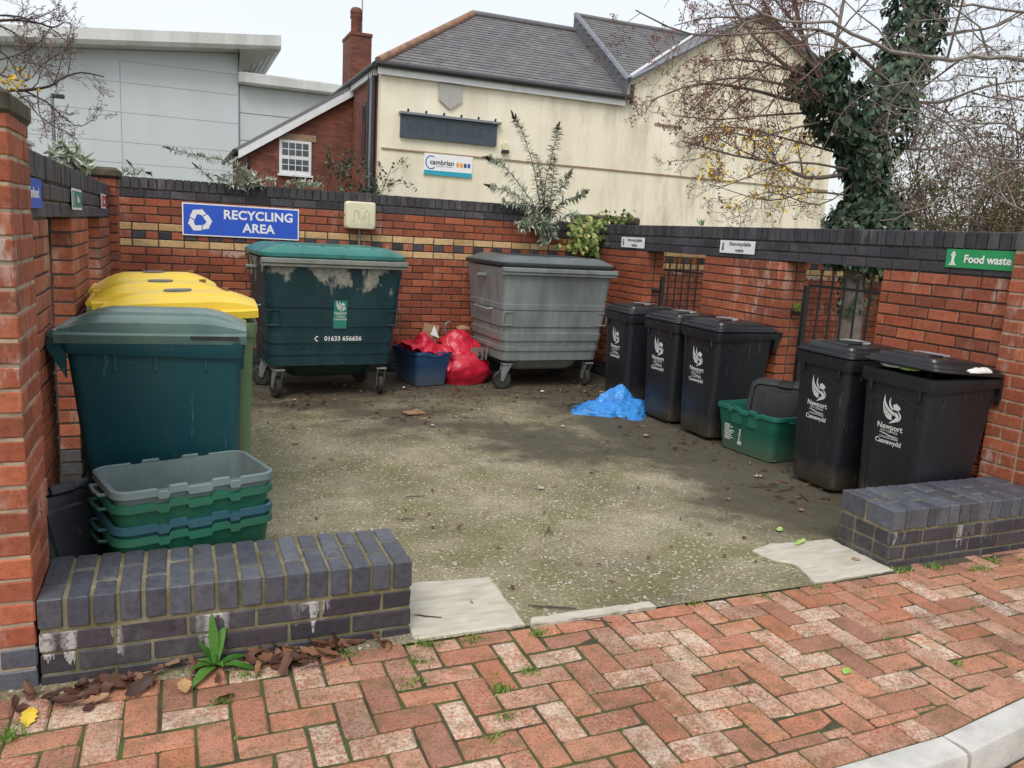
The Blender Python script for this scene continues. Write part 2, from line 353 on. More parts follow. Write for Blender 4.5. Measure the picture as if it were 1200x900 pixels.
# ------------------------------------------------------------------ brickwork: every unit recorded, turned into parts at the end
BW = []
class Brickwork:
    def __init__(s, owner, name='brick', rest='brickwork'):
        s.o = owner; s.name = name; s.rest = rest; s.u = []; BW.append(s)
    def unit(s, c, d, mat): s.u.append((Vector(c), d, mat))
    def run(s, axis, a, b, face, ns, z, h, L, mat, depth=.1025, joint=.010, first=None, gaps=(), jit=.0018):
        """one course: units of length L from a to b along axis; face plane coordinate, outward sign ns"""
        segs = [(a, b)]
        for g0, g1 in gaps:
            nw = []
            for p, q in segs:
                if g1 <= p or g0 >= q: nw.append((p, q)); continue
                if g0 > p: nw.append((p, g0))
                if g1 < q: nw.append((g1, q))
            segs = nw
        i = 0
        for p, q in segs:
            x = p; fst = first if first else L
            while x < q-.012:
                l = fst if x == p else L
                e = min(x+l, q)
                if q-e < .035: e = q
                mt = mat(i) if callable(mat) else mat; i += 1
                pr = random.uniform(-jit, jit); cu = (x+e)/2; cv = face-ns*depth/2+pr; cz = z+h/2+random.uniform(-.0006, .0006)
                if axis == 'x': s.unit((cu, cv, cz), (e-x, depth, h), mt)
                else: s.unit((cv, cu, cz), (depth, e-x, h), mt)
                x = e+joint
def mortar(parent, boxes, mat):
    mb = MB()
    for b in boxes: mb.box(*b)
    return mb.build('mortar', mat, parent)

# ================================================================== SETTING
def sheet(name, x0, x1, y0, y1, z, mat, nx=1, ny=1, thick=0):
    mb = MB(); vs = [(x0+(x1-x0)*i/nx, y0+(y1-y0)*j/ny, z) for j in range(ny+1) for i in range(nx+1)]
    mb.add(vs, [(j*(nx+1)+i, j*(nx+1)+i+1, (j+1)*(nx+1)+i+1, (j+1)*(nx+1)+i) for j in range(ny) for i in range(nx)])
    o = mb.build(name, mat); o['kind'] = 'structure'; return o
tag(sheet('ground', -400, 400, -400, 400, -.14, 'ground'), 'rough grey ground around the yard')
# yard floor: gently uneven concrete
mb = MB(); nx, ny = 70, 76; X0, X1, Y0, Y1 = -.9, 5.0, 2.69, 8.5
def fz(x, y): return .006*(noise.noise(Vector((x*.9, y*.9, 0)))) + .0025*noise.noise(Vector((x*5, y*5, 3)))
mb.add([(X0+(X1-X0)*i/nx, Y0+(Y1-Y0)*j/ny, fz(X0+(X1-X0)*i/nx, Y0+(Y1-Y0)*j/ny)) for j in range(ny+1) for i in range(nx+1)],
       [(j*(nx+1)+i, j*(nx+1)+i+1, (j+1)*(nx+1)+i+1, (j+1)*(nx+1)+i) for j in range(ny) for i in range(nx)])
o = mb.build('yard_floor', 'floor', smooth=60); tag(o, 'mossy aggregate concrete floor of the bin yard', kind='structure')
tag(sheet('service_lane', 5.0, 14, 2.0, 8.6, -.02, 'ground'), 'ground of the lane behind the gated wall', kind='structure')
tag(sheet('side_path', -4, -.9, 2.8, 8.6, -.02, 'ground'), 'ground behind the yard side wall', kind='structure')
# threshold slabs
def slab(pts, z, label):
    rs = random.Random(len(label)); q_ = []
    for i, p in enumerate(pts):
        e = pts[(i+1) % len(pts)]; m_ = max(1, int(math.hypot(e[0]-p[0], e[1]-p[1])/.03))
        q_ += [(p[0]+(e[0]-p[0])*k/m_+rs.gauss(0, .0025), p[1]+(e[1]-p[1])*k/m_+rs.gauss(0, .0025)) for k in range(m_)]
    pts = q_
    n = len(pts); mb = MB(); c = Vector((sum(p[0] for p in pts)/n, sum(p[1] for p in pts)/n, 0))
    inn = [Vector((p[0], p[1], 0))+(c-Vector((p[0], p[1], 0))).normalized()*.008 for p in pts]
    mb.loft([[(p[0], p[1], -.03) for p in pts], [(p[0], p[1], z-.004) for p in pts], [(p.x, p.y, z) for p in inn]], False, True)
    o = mb.build('threshold_slab', 'slab'); tag(o, label, kind='structure'); return o
slab([(.806, 2.705), (1.255, 2.70), (1.275, 3.15), (.90, 3.19), (.806, 3.2)], .011, 'pale concrete slab beside the end of the low wall under the stacked boxes')
slab([(2.735, 2.70), (3.0, 2.705), (3.245, 2.705), (3.245, 3.13), (3.05, 3.135), (2.86, 3.16), (2.70, 3.11), (2.72, 2.98), (2.80, 2.90)], .010, 'pale ragged concrete slab at the foot of the shorter blue brick wall end')
slab([(1.28, 2.69), (1.60, 2.69), (1.86, 2.692), (1.86, 2.735), (1.62, 2.742), (1.30, 2.74)], .010, 'narrow concrete edging strip between yard floor and brick paving')

# paving: herringbone of clay pavers on a mossy bed
KB = [(-1.5, 1.60), (1.35, 1.60), (2.275, 1.627), (3.17, 1.765), (4.05, 1.98), (4.9, 2.28), (5.6, 2.60)]   # back edge of the kerb
def kerb_y(x):
    for (a, b), (c, d) in zip(KB, KB[1:]):
        if x <= c: return b+(d-b)*(x-a)/(c-a)
    return KB[-1][1]
mb = MB(); xs = np.linspace(-1.5, 5.6, 60)
vs = [(x, kerb_y(x), -.007) for x in xs]+[(x, 2.80, -.007) for x in xs]; n = len(xs)
mb.add(vs, [(i, i+1, n+i+1, n+i) for i in range(n-1)])
pave = mb.build('pavement', 'bed'); tag(pave, 'herringbone red clay brick pavement with mossy joints', kind='structure')
PV = Brickwork(pave, 'paver', 'distant_pavers')
a = .104; J = .0068
def pave_unit(x0, x1, y0, y1, jj=J):
    x0 += jj/2; x1 -= jj/2; y0 += jj/2; y1 -= jj/2
    lo = kerb_y((x0+x1)/2)+.112; hi = 2.688 if .80 < (x0+x1)/2 < 3.25 else 2.752
    y0 = max(y0, lo); y1 = min(y1, hi)
    if y1-y0 < .010 or x1-x0 < .010: return
    PV.unit(((x0+x1)/2, (y0+y1)/2, -.030+random.uniform(-.0045, .0035)), (x1-x0, y1-y0, .06), 'paver')
ox, oy = -1.53, 1.36
for i in range(0, 68):
    for j in range(-2, 16):
        k = (i-j) % 4; x, y = ox+i*a, oy+j*a
        if k == 0: pave_unit(x, x+2*a, y, y+a)
        elif k == 2: pave_unit(x, x+a, y-a, y+a)
# soldier row following the kerb
KS = Brickwork(pave, 'paver', 'kerb_row_pavers')
KERBROW = []
s = 0
for (x0, y0), (x1, y1) in zip(KB, KB[1:]):
    L = math.hypot(x1-x0, y1-y0); t = Vector((x1-x0, y1-y0, 0))/L; nrm = Vector((-t.y, t.x, 0)); q = 0
    while q < L-.02:
        e = min(q+.207, L); c = Vector((x0, y0, 0))+t*((q+e)/2)+nrm*.056; KERBROW.append((c, e-q-J, math.atan2(t.y, t.x))); q = e
for c, l, ang in KERBROW:
    if c.x < 1.0 or c.x > 3.4: continue
    v, f = cbox(l, .1, .06, .005); mb = MB(); mb.add(v, f); o = mb.build('paver', 'paver', pave, loc=(c.x, c.y, -.030+random.uniform(-.002, .002))); o.rotation_euler[2] = ang
# kerb stones and the road below
kerb = thing('kerb', 'pale concrete kerb curving along the brick pavement', None, (0, 0, 0), kind='structure')
for (x0, y0), (x1, y1) in zip(KB, KB[1:]):
    L = math.hypot(x1-x0, y1-y0); ang = math.atan2(y1-y0, x1-x0)
    prof = [(-.002, -.2), (-.002, .004), (-.008, .010), (-.082, .010), (-.097, .004), (-.103, -.012), (-.112, -.2)]
    mb = MB(); m_ = 8
    rings = []
    for k in range(m_+1):
        u = .003+(L-.006)*k/m_; rings.append([(u, y, z+random.uniform(-.0006, .0006)) for y, z in prof])
    mb.loft(rings); o = mb.build('kerb_stone', 'kerb', kerb, smooth=40, loc=(x0, y0, -.006)); o.rotation_euler[2] = ang
road = sheet('road', -6, 8, -6, 2.4, -.115, 'bed'); tag(road, 'brick road surface below the kerb', kind='structure')
RV = Brickwork(road, 'paver', 'road_pavers')
for i in range(16):
    for j in range(12):
        x = 1.3+i*.11; y = .9+j*.208+(i % 2)*.104
        if y+.11 < kerb_y(x)-.36: RV.unit((x, y, -.135), (.104, .202, .06), 'paver')

for (x0, y0), (x1, y1) in zip(KB, KB[1:]):
    L = math.hypot(x1-x0, y1-y0); t = Vector((x1-x0, y1-y0, 0))/L; nrm = Vector((-t.y, t.x, 0)); q = 0
    while q < L-.05 and x0 > 1:
        c = Vector((x0, y0, 0))+t*(q+.053)-nrm*.225; v, f = cbox(.101, .207, .06, .005); mb = MB(); mb.add(v, f)
        o = mb.build('paver', 'paver', road, loc=(c.x, c.y, -.132+random.uniform(-.003, .002))); o.rotation_euler[2] = math.atan2(t.y, t.x); q += .108
# ================================================================== WALLS
XL, XR, YB = -.5136, 4.4528, 8.3894
# --- tall pier at the near end of the side wall
P1 = thing('brick_pier', 'tall red brick pier with dark stone cap beside the stacked recycling boxes', 'pier', (-.66, 2.95, 0))
bw = Brickwork(P1)
px0, px1, py0, py1 = -.885, -.44, 2.765, 3.135
z = -.005; i = 0
while z < 1.77:
    mt = 'bluelow' if i < 2 else 'pier'
    h = .065
    if i % 2 == 0:
        bw.run('x', px0, px1, py0, -1, z, h, .215, mt); bw.run('x', px0, px1, py1, 1, z, h, .215, mt)
        bw.run('y', py0+.1125, py1-.1125, px1, 1, z, h, .215, mt); bw.run('y', py0+.1125, py1-.1125, px0, -1, z, h, .215, mt)
    else:
        bw.run('y', py0, py1, px1, 1, z, h, .18, mt, first=.18); bw.run('y', py0, py1, px0, -1, z, h, .18, mt)
        bw.run('x', px0+.1125, px1-.1125, py0, -1, z, h, .1025, mt); bw.run('x', px0+.1125, px1-.1125, py1, 1, z, h, .1025, mt)
    z += .0762; i += 1
mb = MB(); mb.box(px0+.005, px1-.005, py0+.005, py1-.005, -.05, 1.785); mb.build('mortar', 'mortar_pale', P1, loc=-P1.location)
def capstone(parent, x0, x1, y0, y1, z0, h=.075, ov=.035):
    mb = MB(); r0 = rrect(x1-x0+2*ov, y1-y0+2*ov, .012, z0, 2); cx, cy = (x0+x1)/2, (y0+y1)/2
    f = lambda w, d, r, z: [(x+cx, y+cy, z_+random.uniform(-.002, .002)) for x, y, z_ in rrect(w, d, r, z, 2)]
    w, d = x1-x0+2*ov, y1-y0+2*ov
    mb.loft([f(w-.02, d-.02, .01, z0), f(w, d, .014, z0+.012), f(w, d, .014, z0+h*.75), f(w-.05, d-.05, .014, z0+h), ])
    mb.build('cap_stone', 'cap', parent, loc=-Vector(parent.location))
capstone(P1, px0, px1, py0, py1, 1.787, .075, .010)
# --- side wall with two openings
W1 = thing('brick_wall', 'red brick side wall with dark coping and two openings behind the yellow lidded bins', 'wall', (XL-.11, 5.4, 0))
bw = Brickwork(W1); GL = [(4.06, 4.94), (5.81, 6.70)]; yA, yB_ = 3.137, 7.60
def two_leaf(bw, axis, a, b, face, ns, z0, n, gaps, mats, th=.215):
    for i in range(n):
        z = z0+i*.075; fst = .215 if i % 2 == 0 else .1025
        m_ = mats(i)
        bw.run(axis, a, b, face, ns, z, .065, .215, m_, first=fst, gaps=gaps)
        bw.run(axis, a, b, face-ns*th, -ns, z, .065, .215, m_, first=.1025 if i % 2 == 0 else .215, gaps=gaps)
two_leaf(bw, 'y', yA, yB_, XL, 1, 1.483-19*.075+.005, 19, GL, lambda i: 'blue' if i < 2 else 'red')
def coping(bw, axis, a, b, face, ns, ztop, ndark, th=.215, proud=.004, pitch=.075):
    L = pitch-.010
    bw.run(axis, a, b, face+ns*proud, ns, ztop-.1025, .1025, L, 'blue', depth=th+2*proud, jit=.003)
    for k in range(ndark):
        z = ztop-.1125-.075*(k+1)+.005
        bw.run(axis, a, b, face+ns*.002, ns, z, .065, .215, 'blue', first=.215 if k % 2 else .1025)
        bw.run(axis, a, b, face-ns*(th+.002), -ns, z, .065, .215, 'blue', first=.1025)
coping(bw, 'y', yA, yB_, XL, 1, 1.7474, 2)
xi, xo = XL-.007, XL-.208
mortar(W1, [(xo, xi, yA+.004, 4.055, -.05, 1.49), (xo, xi, 4.945, 5.805, -.05, 1.49), (xo, xi, 6.705, yB_-.004, -.05, 1.49), (xo, xi, yA+.004, yB_-.004, 1.4905, 1.738)], 'mortar_dark').location = -W1.location
# --- corner pier at the back
P2 = thing('brick_pier', 'square red brick corner pier with mossy cap where side wall meets back wall', 'pier', (-.62, 7.8, 0))
bw = Brickwork(P2); a0, a1, b0, b1 = -.80, -.455, 7.605, 7.975
for i in range(24):
    z = .0+i*.0755; mt = 'blue' if i in (0, 1, 22) and i != 22 else 'red'
    if i % 2: bw.run('x', a0, a1, b0, -1, z, .065, .215, mt); bw.run('y', b0+.1125, b1, a1, 1, z, .065, .215, mt)
    else: bw.run('y', b0, b1, a1, 1, z, .065, .18, mt); bw.run('x', a0, a1-.1125, b0, -1, z, .065, .215, mt)
    bw.run('x', a0, a1, b1, 1, z, .065, .215, mt)
mb = MB(); mb.box(a0+.006, a1-.006, b0+.006, b1-.006, -.05, 1.812); mb.build('mortar', 'mortar_dark', P2, loc=-P2.location)
capstone(P2, a0, a1, b0, b1, 1.814, .075, .03)
# --- back wall
W2 = thing('brick_wall', 'long red brick back wall with buff bands and dark brick coping behind the big bins', 'wall', (2, YB+.1, 0))
bw = Brickwork(W2); z0 = 1.675-22*.075+.005; xa, xm, xe = -.60, 3.90, 10.2
def backm(i):
    k = 21-i
    if i < 3: return 'blue'
    if k in (3, 5): return 'buff'
    if k == 4: return None
    return 'redback'
for i in range(22):
    z = z0+i*.075; fst = .215 if i % 2 == 0 else .1025; mt = backm(i); e = xm if i >= 20 else xe
    if mt is None: bw.run('x', xa, xe, YB, -1, z, .065, .1025, lambda j: 'blue' if j % 2 == 0 else 'redback')
    else: bw.run('x', xa, e, YB, -1, z, .065, .215, mt, first=fst)
coping(bw, 'x', xa, xm, YB, -1, 1.8616, 1)
coping(bw, 'x', xm+.01, xe, YB, -1, 1.7116, 1)
mortar(W2, [(xa, xm, YB+.007, YB+.21, -.05, 1.855), (xm, xe, YB+.007, YB+.21, -.05, 1.705)], 'mortar_dark').location = -W2.location
# --- gated wall
W3 = thing('brick_wall', 'red brick wall with dark coping and two gated openings behind the black bins', 'wall', (XR+.1, 5.6, 0))
bw = Brickwork(W3); GR = [(4.153, 5.107), (6.195, 7.19)]; yA, yE = 3.195, 8.36
two_leaf(bw, 'y', yA, yE, XR, -1, 1.441-19*.075+.005, 19, GR, lambda i: 'blue' if i < 2 else 'red')
coping(bw, 'y', yA, yE, XR, -1, 1.7033, 2)
xi, xo = XR+.007, XR+.208
mortar(W3, [(xi, xo, yA, 4.148, -.05, 1.446), (xi, xo, 5.112, 6.19, -.05, 1.446), (xi, xo, 7.195, yE, -.05, 1.446), (xi, xo, yA, yE, 1.4465, 1.695)], 'mortar_dark').location = -W3.location
# --- pier at the street end of the gated wall
P3 = thing('brick_pier', 'red brick pier ending the gated wall beside the food waste sign', 'pier', (4.6, 2.97, 0))
bw = Brickwork(P3); a0, a1, b0, b1 = 4.392, 4.84, 2.755, 3.190
z = -.005
for i in range(21):
    mt = 'blue' if i < 2 else 'pier'
    if i % 2: bw.run('x', a0, a1, b0, -1, z, .065, .215, mt); bw.run('y', b0+.1125, b1, a0, -1, z, .065, .1025, mt)
    else: bw.run('y', b0, b1, a0, -1, z, .065, .215, mt); bw.run('x', a0+.1125, a1, b0, -1, z, .065, .215, mt)
    z += .0762
mb = MB(); mb.box(a0+.006, a1, b0+.006, b1-.004, -.05, 1.70); mb.build('mortar', 'mortar_pale', P3, loc=-P3.location)
bw.run('y', b0, b1, a0, -1, 1.602, .1025, .065, 'blue', depth=.45)
# --- low blue brick walls either side of the entrance
def low_wall(x0, x1, y0, y1, label, zt=.298, pitch=.0758, flip=0):
    W = thing('low_wall', label, 'wall', ((x0+x1)/2, (y0+y1)/2, 0)); bw = Brickwork(W); d = y1-y0
    n = int(round((x1-x0)/pitch)); p = (x1-x0)/n
    for k in range(n):
        u0 = x0+k*p+.0065; u1 = x0+(k+1)*p-.0065
        if k == 0: u0 = x0
        if k == n-1: u1 = x1
        ys = (y0, y0+.216, y0+.231, y1) if (k+flip) % 2 else (y0, y0+.112, y0+.127, y1)
        if k == 0 and flip: ys = (y0, y0+.175, y0+.187, y1)
        for q in (0, 2):
            bw.unit(((u0+u1)/2, (ys[q]+ys[q+1])/2, zt-.051+random.uniform(-.0012, .0012)), (u1-u0, ys[q+1]-ys[q], .1025), 'bluelow')
    for i in range(3):
        z = zt-.1125-.075*(i+1)+.004; f = .1025 if i % 2 else .215
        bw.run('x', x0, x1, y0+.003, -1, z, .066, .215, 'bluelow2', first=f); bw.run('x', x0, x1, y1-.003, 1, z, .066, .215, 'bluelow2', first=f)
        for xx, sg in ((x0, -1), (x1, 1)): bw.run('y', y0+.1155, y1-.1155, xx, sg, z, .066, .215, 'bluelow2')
    mb = MB(); mb.box(x0+.005, x1-.005, y0+.008, y1-.008, -.06, zt-.005); mb.build('mortar', 'mortar_moss', W, loc=-W.location)
low_wall(-.432, .800, 2.758, 3.118, 'low blue brick wall in front of the stacked recycling boxes')
low_wall(3.245, 4.386, 2.745, 3.095, 'low blue brick wall in front of the bin with its lid ajar', flip=1)
# pier beyond the far corner
P4 = thing('brick_pier', 'small capped brick pier overgrown with ivy beyond the far corner', 'pier', (5.0, 9.0, 0))
bw = Brickwork(P4)
for i in range(23):
    z = .0+i*.075
    bw.run('x', 4.66, 5.3, 8.85, -1, z, .065, .215, 'red', first=.215 if i % 2 else .1025)
mb = MB(); mb.box(4.665, 5.295, 8.857, 9.35, -.05, 1.735); mb.build('mortar', 'mortar_dark', P4, loc=-P4.location)
capstone(P4, 4.66, 5.3, 8.85, 9.35, 1.737, .09, .03)

# ================================================================== materials for things
M['black_metal'] = plain('black painted steel', (.014, .014, .015), .45, .3, 10, .2, 90, dirt=lin(80, 60, 44), damt=.35, dscale=9)
M['brass'] = plain('tarnished gilt', lin(120, 98, 56), .5, .4, 20, .3, 90, metal=.5)
M['black_plastic'] = plain('black bin plastic', lin(29, 31, 36), .40, .16, 4, .10, 260, dirt=lin(92, 88, 80), damt=.13, dscale=3, stretch=(1, 1, .35), scuff=.34)
M['black_lid'] = plain('black lid plastic', lin(32, 34, 38), .30, .15, 5, .10, 220, dirt=lin(110, 108, 104), damt=.16, dscale=5)
M['teal'] = plain('teal bin plastic', lin(14, 72, 80), .40, .12, 3, .07, 260, dirt=lin(52, 70, 62), damt=.35, dscale=3, stretch=(1, 1, .3), scuff=.45)
M['teal_lid'] = plain('weathered green lid', lin(84, 112, 106), .30, .2, 4, .08, 220, dirt=lin(120, 128, 110), damt=.5, dscale=4)
M['yellow'] = plain('yellow lid plastic', lin(226, 192, 54), .40, .05, 4, .06, 200, dirt=lin(150, 130, 70), damt=.22, dscale=5)
M['binGreen'] = plain('green bin plastic', lin(98, 124, 88), .45, .12, 3, .07, 200, dirt=lin(70, 80, 50), damt=.4, dscale=4, scuff=.3)
M['greenlid'] = plain('bright green lid', lin(46, 116, 108), .36, .14, 3, .07, 200, dirt=lin(36, 70, 62), damt=.55, dscale=5)
M['rubber'] = plain('castor rubber', (.02, .02, .02), .7, .3, 10, .3, 80, dirt=lin(90, 84, 70), damt=.4)
M['galv'] = plain('galvanised steel', lin(144, 152, 152), .42, .22, 7, .15, 70, dirt=lin(104, 102, 94), damt=.55, dscale=4, metal=.3, stretch=(1, 1, .3), scuff=.4)
M['greylid'] = plain('grey bin lid', lin(88, 96, 96), .4, .2, 4, .1, 120, dirt=lin(70, 74, 70), damt=.5, dscale=5)
M['darkrim'] = plain('dark rubber trim', lin(44, 46, 46), .6, .2, 8, .2, 90)
M['white'] = plain('white vinyl', (.80, .80, .79), .5, .03, 9, 0)
M['offwhite'] = plain('aged white print', lin(206, 208, 206), .55, .08, 30, 0)
M['signblue'] = plain('blue sign face', lin(36, 84, 196), .4, .04, 5, 0, dirt=lin(70, 110, 190), damt=.2)
M['signgreen'] = plain('green sign face', lin(40, 148, 88), .4, .04, 5, 0)
M['signteal'] = plain('teal sign face', lin(34, 128, 110), .4, .04, 5, 0)
M['signred'] = plain('red sign face', lin(206, 48, 60), .4, .04, 5, 0)
M['signgrey'] = plain('grey print', lin(92, 96, 102), .5, .05, 9, 0)
M['boxgreen'] = plain('green box plastic', lin(24, 98, 82), .42, .14, 4, .08, 200, dirt=lin(60, 88, 66), damt=.4, dscale=5, scuff=.3)
M['boxgreen2'] = plain('dark green box plastic', lin(34, 96, 74), .42, .14, 4, .08, 200, dirt=lin(60, 84, 60), damt=.4, dscale=5, scuff=.3)
M['boxgrey'] = plain('weathered grey green box plastic', lin(108, 124, 124), .5, .12, 4, .1, 200, dirt=lin(70, 96, 82), damt=.5, dscale=5, scuff=.3)
M['boxblue'] = plain('blue box plastic', lin(40, 78, 120), .42, .12, 4, .08, 200, dirt=lin(60, 80, 100), damt=.3, scuff=.3)
M['boxslate'] = plain('slate teal box plastic', lin(44, 84, 96), .42, .12, 4, .08, 200, dirt=lin(60, 90, 84), damt=.3, scuff=.3)
M['cream_plastic'] = plain('cream plastic', lin(214, 208, 176), .5, .08, 6, .05, 100, dirt=lin(150, 144, 110), damt=.4, dscale=8)
M['conduit'] = plain('grey conduit', lin(110, 104, 98), .6, .2, 8, .1)
M['paper'] = plain('pale packaging', lin(214, 216, 210), .6, .08, 20, .1)
M['paperdirty'] = plain('dirty scrap', lin(176, 172, 158), .7, .2, 30, .2, dirt=lin(120, 110, 90), damt=.5, dscale=20)
M['greenpack'] = plain('green packaging', lin(140, 176, 96), .5, .2, 30, .1)
M['cardboard'] = plain('brown cardboard', lin(150, 116, 88), .8, .15, 12, .2)
M['darkstuff'] = plain('dark fittings and painted shade', (.03, .027, .025), .7, .5, 20, .3)  # near black for screws, grip slots and the shade in the sack mouth
def peel_mat():
    m, nt, b = newmat('flaking green paint'); P = pos(nt); X, Y, Z = sep(nt, P)
    c = ramp(nt, noise_n(nt, mapping(nt, P, (1, 1, .4)), 5, 6), [(.3, lin(16, 45, 51)), (.7, lin(30, 64, 70))])
    n = noise_n(nt, mapping(nt, P, (1, 1, .55), (1.7, 0, .3)), 6.5, 7, .55)
    zf = nd(nt, 'ShaderNodeMapRange'); nt.links.new(Z, zf.inputs[0]); setv(zf, 1, .80); setv(zf, 2, 1.16); setv(zf, 3, -.20); setv(zf, 4, .10)
    k = ramp(nt, math_n(nt, 'ADD', n, zf.outputs[0]), [(.545, 0), (.60, 1)])
    grey = ramp(nt, noise_n(nt, P, 30, 5), [(.3, lin(120, 118, 106)), (.7, lin(160, 158, 146))])
    c = mixc(nt, k, c, grey)
    sc = ramp(nt, noise_n(nt, mapping(nt, P, (1, 1, 8), (0, 3, 0)), 4, 8, .8), [(.64, 0), (.67, .75)])
    c = mixc(nt, sc, c, lin(150, 150, 140))
    nt.links.new(c, b.inputs['Base Color']); nt.links.new(ramp(nt, k, [(0, .42), (1, .8)]), b.inputs['Roughness'])
    bump_n(nt, b, math_n(nt, 'SUBTRACT', noise_n(nt, P, 60, 3), k), .3, .003)
    return m
M['peel'] = peel_mat()
def bag_mat(name, c, rough=.35):
    m, nt, b = newmat(name); P = pos(nt)
    v = nd(nt, 'ShaderNodeTexVoronoi', feature='SMOOTH_F1'); setv(v, 'Scale', 11); nt.links.new(mapping(nt, P, (1, 1, .7)), v.inputs['Vector'])
    nt.links.new(ramp(nt, noise_n(nt, P, 7, 5), [(.3, scale_c(c, .8)), (.7, scale_c(c, 1.15))]), b.inputs['Base Color']); setv(b, 'Roughness', rough)
    bump_n(nt, b, math_n(nt, 'ADD', v.outputs['Distance'], math_n(nt, 'MULTIPLY', noise_n(nt, P, 22, 5), .5)), .45, .03)
    return m
M['redbag'] = bag_mat('red woven bag', lin(196, 30, 56)); M['bluebag'] = bag_mat('blue woven bag', lin(58, 138, 212))

# ================================================================== GATES
def gate(y0, y1, ypost, zpost, bars, label, sag):
    G = thing('metal_gate', label, 'gate', (4.56, (y0+y1)/2, 0), group=None)
    cy = (y0+y1)/2
    MB().box(-.018, .018, ypost-.022-cy, ypost+.022-cy, 0, zpost, c=.004).build('gate_post', 'black_metal', G)
    for zz in (1.262, .16): MB().box(-.006, .006, bars[-1]-.06-cy, ypost-.022-cy, zz, zz+.02).build('rail', 'black_metal', G)
    for k, y in enumerate(bars):
        o = MB().tube([(0, y-cy, .10), (0, y-cy, 1.355)], .0085, 8).build('bar', 'black_metal', G, smooth=50)
        prof = [(.004, -.022), (.009, -.016), (.006, -.010), (.014, -.004), (.0175, .006), (.014, .017), (.005, .023)]
        MB().lathe(prof, 10).build('finial', 'brass', o, smooth=60, loc=(0, y-cy, 1.375))
    MB().box(-.012, .012, ypost+.02-cy, y1-.002-cy, 1.02, 1.06).build('hinge', 'black_metal', G)
    MB().box(-.012, .012, ypost+.02-cy, y1-.002-cy, .30, .34).build('hinge', 'black_metal', G)
gate(4.153, 5.107, 4.97, 1.265, [4.83-.122*k for k in range(6)], 'black railing gate with ball finials beside the green box with a lid in it', 0)
gate(6.195, 7.19, 7.02, 1.20, [6.91-.118*k for k in range(6)], 'black railing gate with ball finials behind the three black bins', 0)

# ================================================================== SIGNS
def plate(name, label, w, h, loc, rz, mat, border=None, cat='sign'):
    S = thing(name, label, cat, loc, rz)
    MB().box(-w/2, w/2, -.004, 0, -h/2, h/2, c=.001).build('sign_panel', border or mat, S)
    if border: MB().box(-w/2+.012, w/2-.012, -.0052, -.0041, -h/2+.012, h/2-.012).build('sign_face', mat, S)
    return S
S = plate('recycling_sign', 'large blue recycling area sign with white arrows on the back wall', 1.08, .305, (.594, YB-.012, 1.505), 0, 'signblue', 'white')
put_text('RECYCLING', .118, 'white', S, .155, -.0066, .058, bold=.030, spacing=1.04); put_text('AREA', .118, 'white', S, .155, -.0066, -.062, bold=.030, spacing=1.04)
def recycle_arrows(parent, cx, cz, R, y):
    for k in range(3):
        mb = MB(); T = Matrix.Translation((cx, y, cz)) @ Matrix.Rotation(rad(120*k), 4, 'Y')
        w = .46*R
        pts = [(-.62*R, .18*R), (-.30*R, .72*R), (.16*R, .72*R)]
        def ln(p, q, w): d = Vector((q[0]-p[0], q[1]-p[1])).normalized(); return Vector((-d.y, d.x))*w/2
        n1 = ln(pts[0], pts[1], w); n2 = ln(pts[1], pts[2], w)
        V = [(pts[0][0]+n1.x, pts[0][1]+n1.y), (-.52*R, .90*R), (pts[2][0], pts[2][1]+w/2), (pts[2][0], pts[2][1]-w/2), (-.20*R, .54*R), (pts[0][0]-n1.x, pts[0][1]-n1.y)]
        mb.add([(a_, 0, b_) for a_, b_ in V], [(0, 1, 4, 5), (1, 2, 3, 4)], T)
        mb.add([(.16*R, 0, 1.05*R), (.16*R, 0, .38*R), (.56*R, 0, .58*R)], [(0, 1, 2)], T)
        mb.build('arrow', 'white', parent)
recycle_arrows(S, -.385, -.008, .108, -.0066)
def small(label, y, z, w, h, mat, lines, tmat, x, rz, border=None, ts=.030, icon=True, tx=.03):
    S = plate('notice_sign', label, w, h, (x, y, z), rz, mat, border)
    yy = -.0066 if border else -.0052
    for k, l in enumerate(lines): put_text(l, ts, tmat, S, tx, yy, (len(lines)-1)*ts*.55-k*ts*1.1, bold=.024)
    if icon:
        mb = MB(); ix = -w/2+.045; hh = h*.30
        mb.prism([(ix-.014, -hh), (ix+.014, -hh), (ix+.011, hh*.5), (ix-.011, hh*.5)], .0006, Matrix.Translation((0, yy-.0006, 0)))
        mb.prism([(ix-.016, hh*.62), (ix+.016, hh*.62), (ix+.010, hh), (ix-.010, hh)], .0006, Matrix.Translation((0, yy-.0006, 0)))
        mb.build('icon', tmat, S)
    return S
RZ = rad(-90)
small('small white non-recyclable waste sign beside the ivy', 7.466, 1.521, .47, .108, 'white', ['Non-recyclable', 'waste'], 'signgrey', XR-.010, RZ, ts=.047, tx=.04)
small('small white non-recyclable waste sign between the two gates', 5.733, 1.533, .47, .108, 'white', ['Non-recyclable', 'waste'], 'signgrey', XR-.010, RZ, ts=.047, tx=.04)
S = plate('notice_sign', 'green food waste sign with apple core symbol on dark coping', .474, .112, (XR-.010, 3.431, 1.539), RZ, 'signgreen')
put_text('Food waste', .066, 'white', S, .045, -.0056, -.002, bold=.026)
mb = MB()
for pl in ([(-.20, .036), (-.172, .036), (-.178, .024), (-.194, .024)], [(-.206, .026), (-.166, .026), (-.177, .008), (-.177, -.018), (-.166, -.034), (-.206, -.034), (-.195, -.018), (-.195, .008)],
           [(-.189, .036), (-.183, .036), (-.181, .046), (-.187, .044)], [(-.212, -.036), (-.160, -.036), (-.160, -.042), (-.212, -.042)]):
    mb.prism(pl, .0008, Matrix.Translation((0, -.0056, 0)))
mb.build('icon', 'white', S)
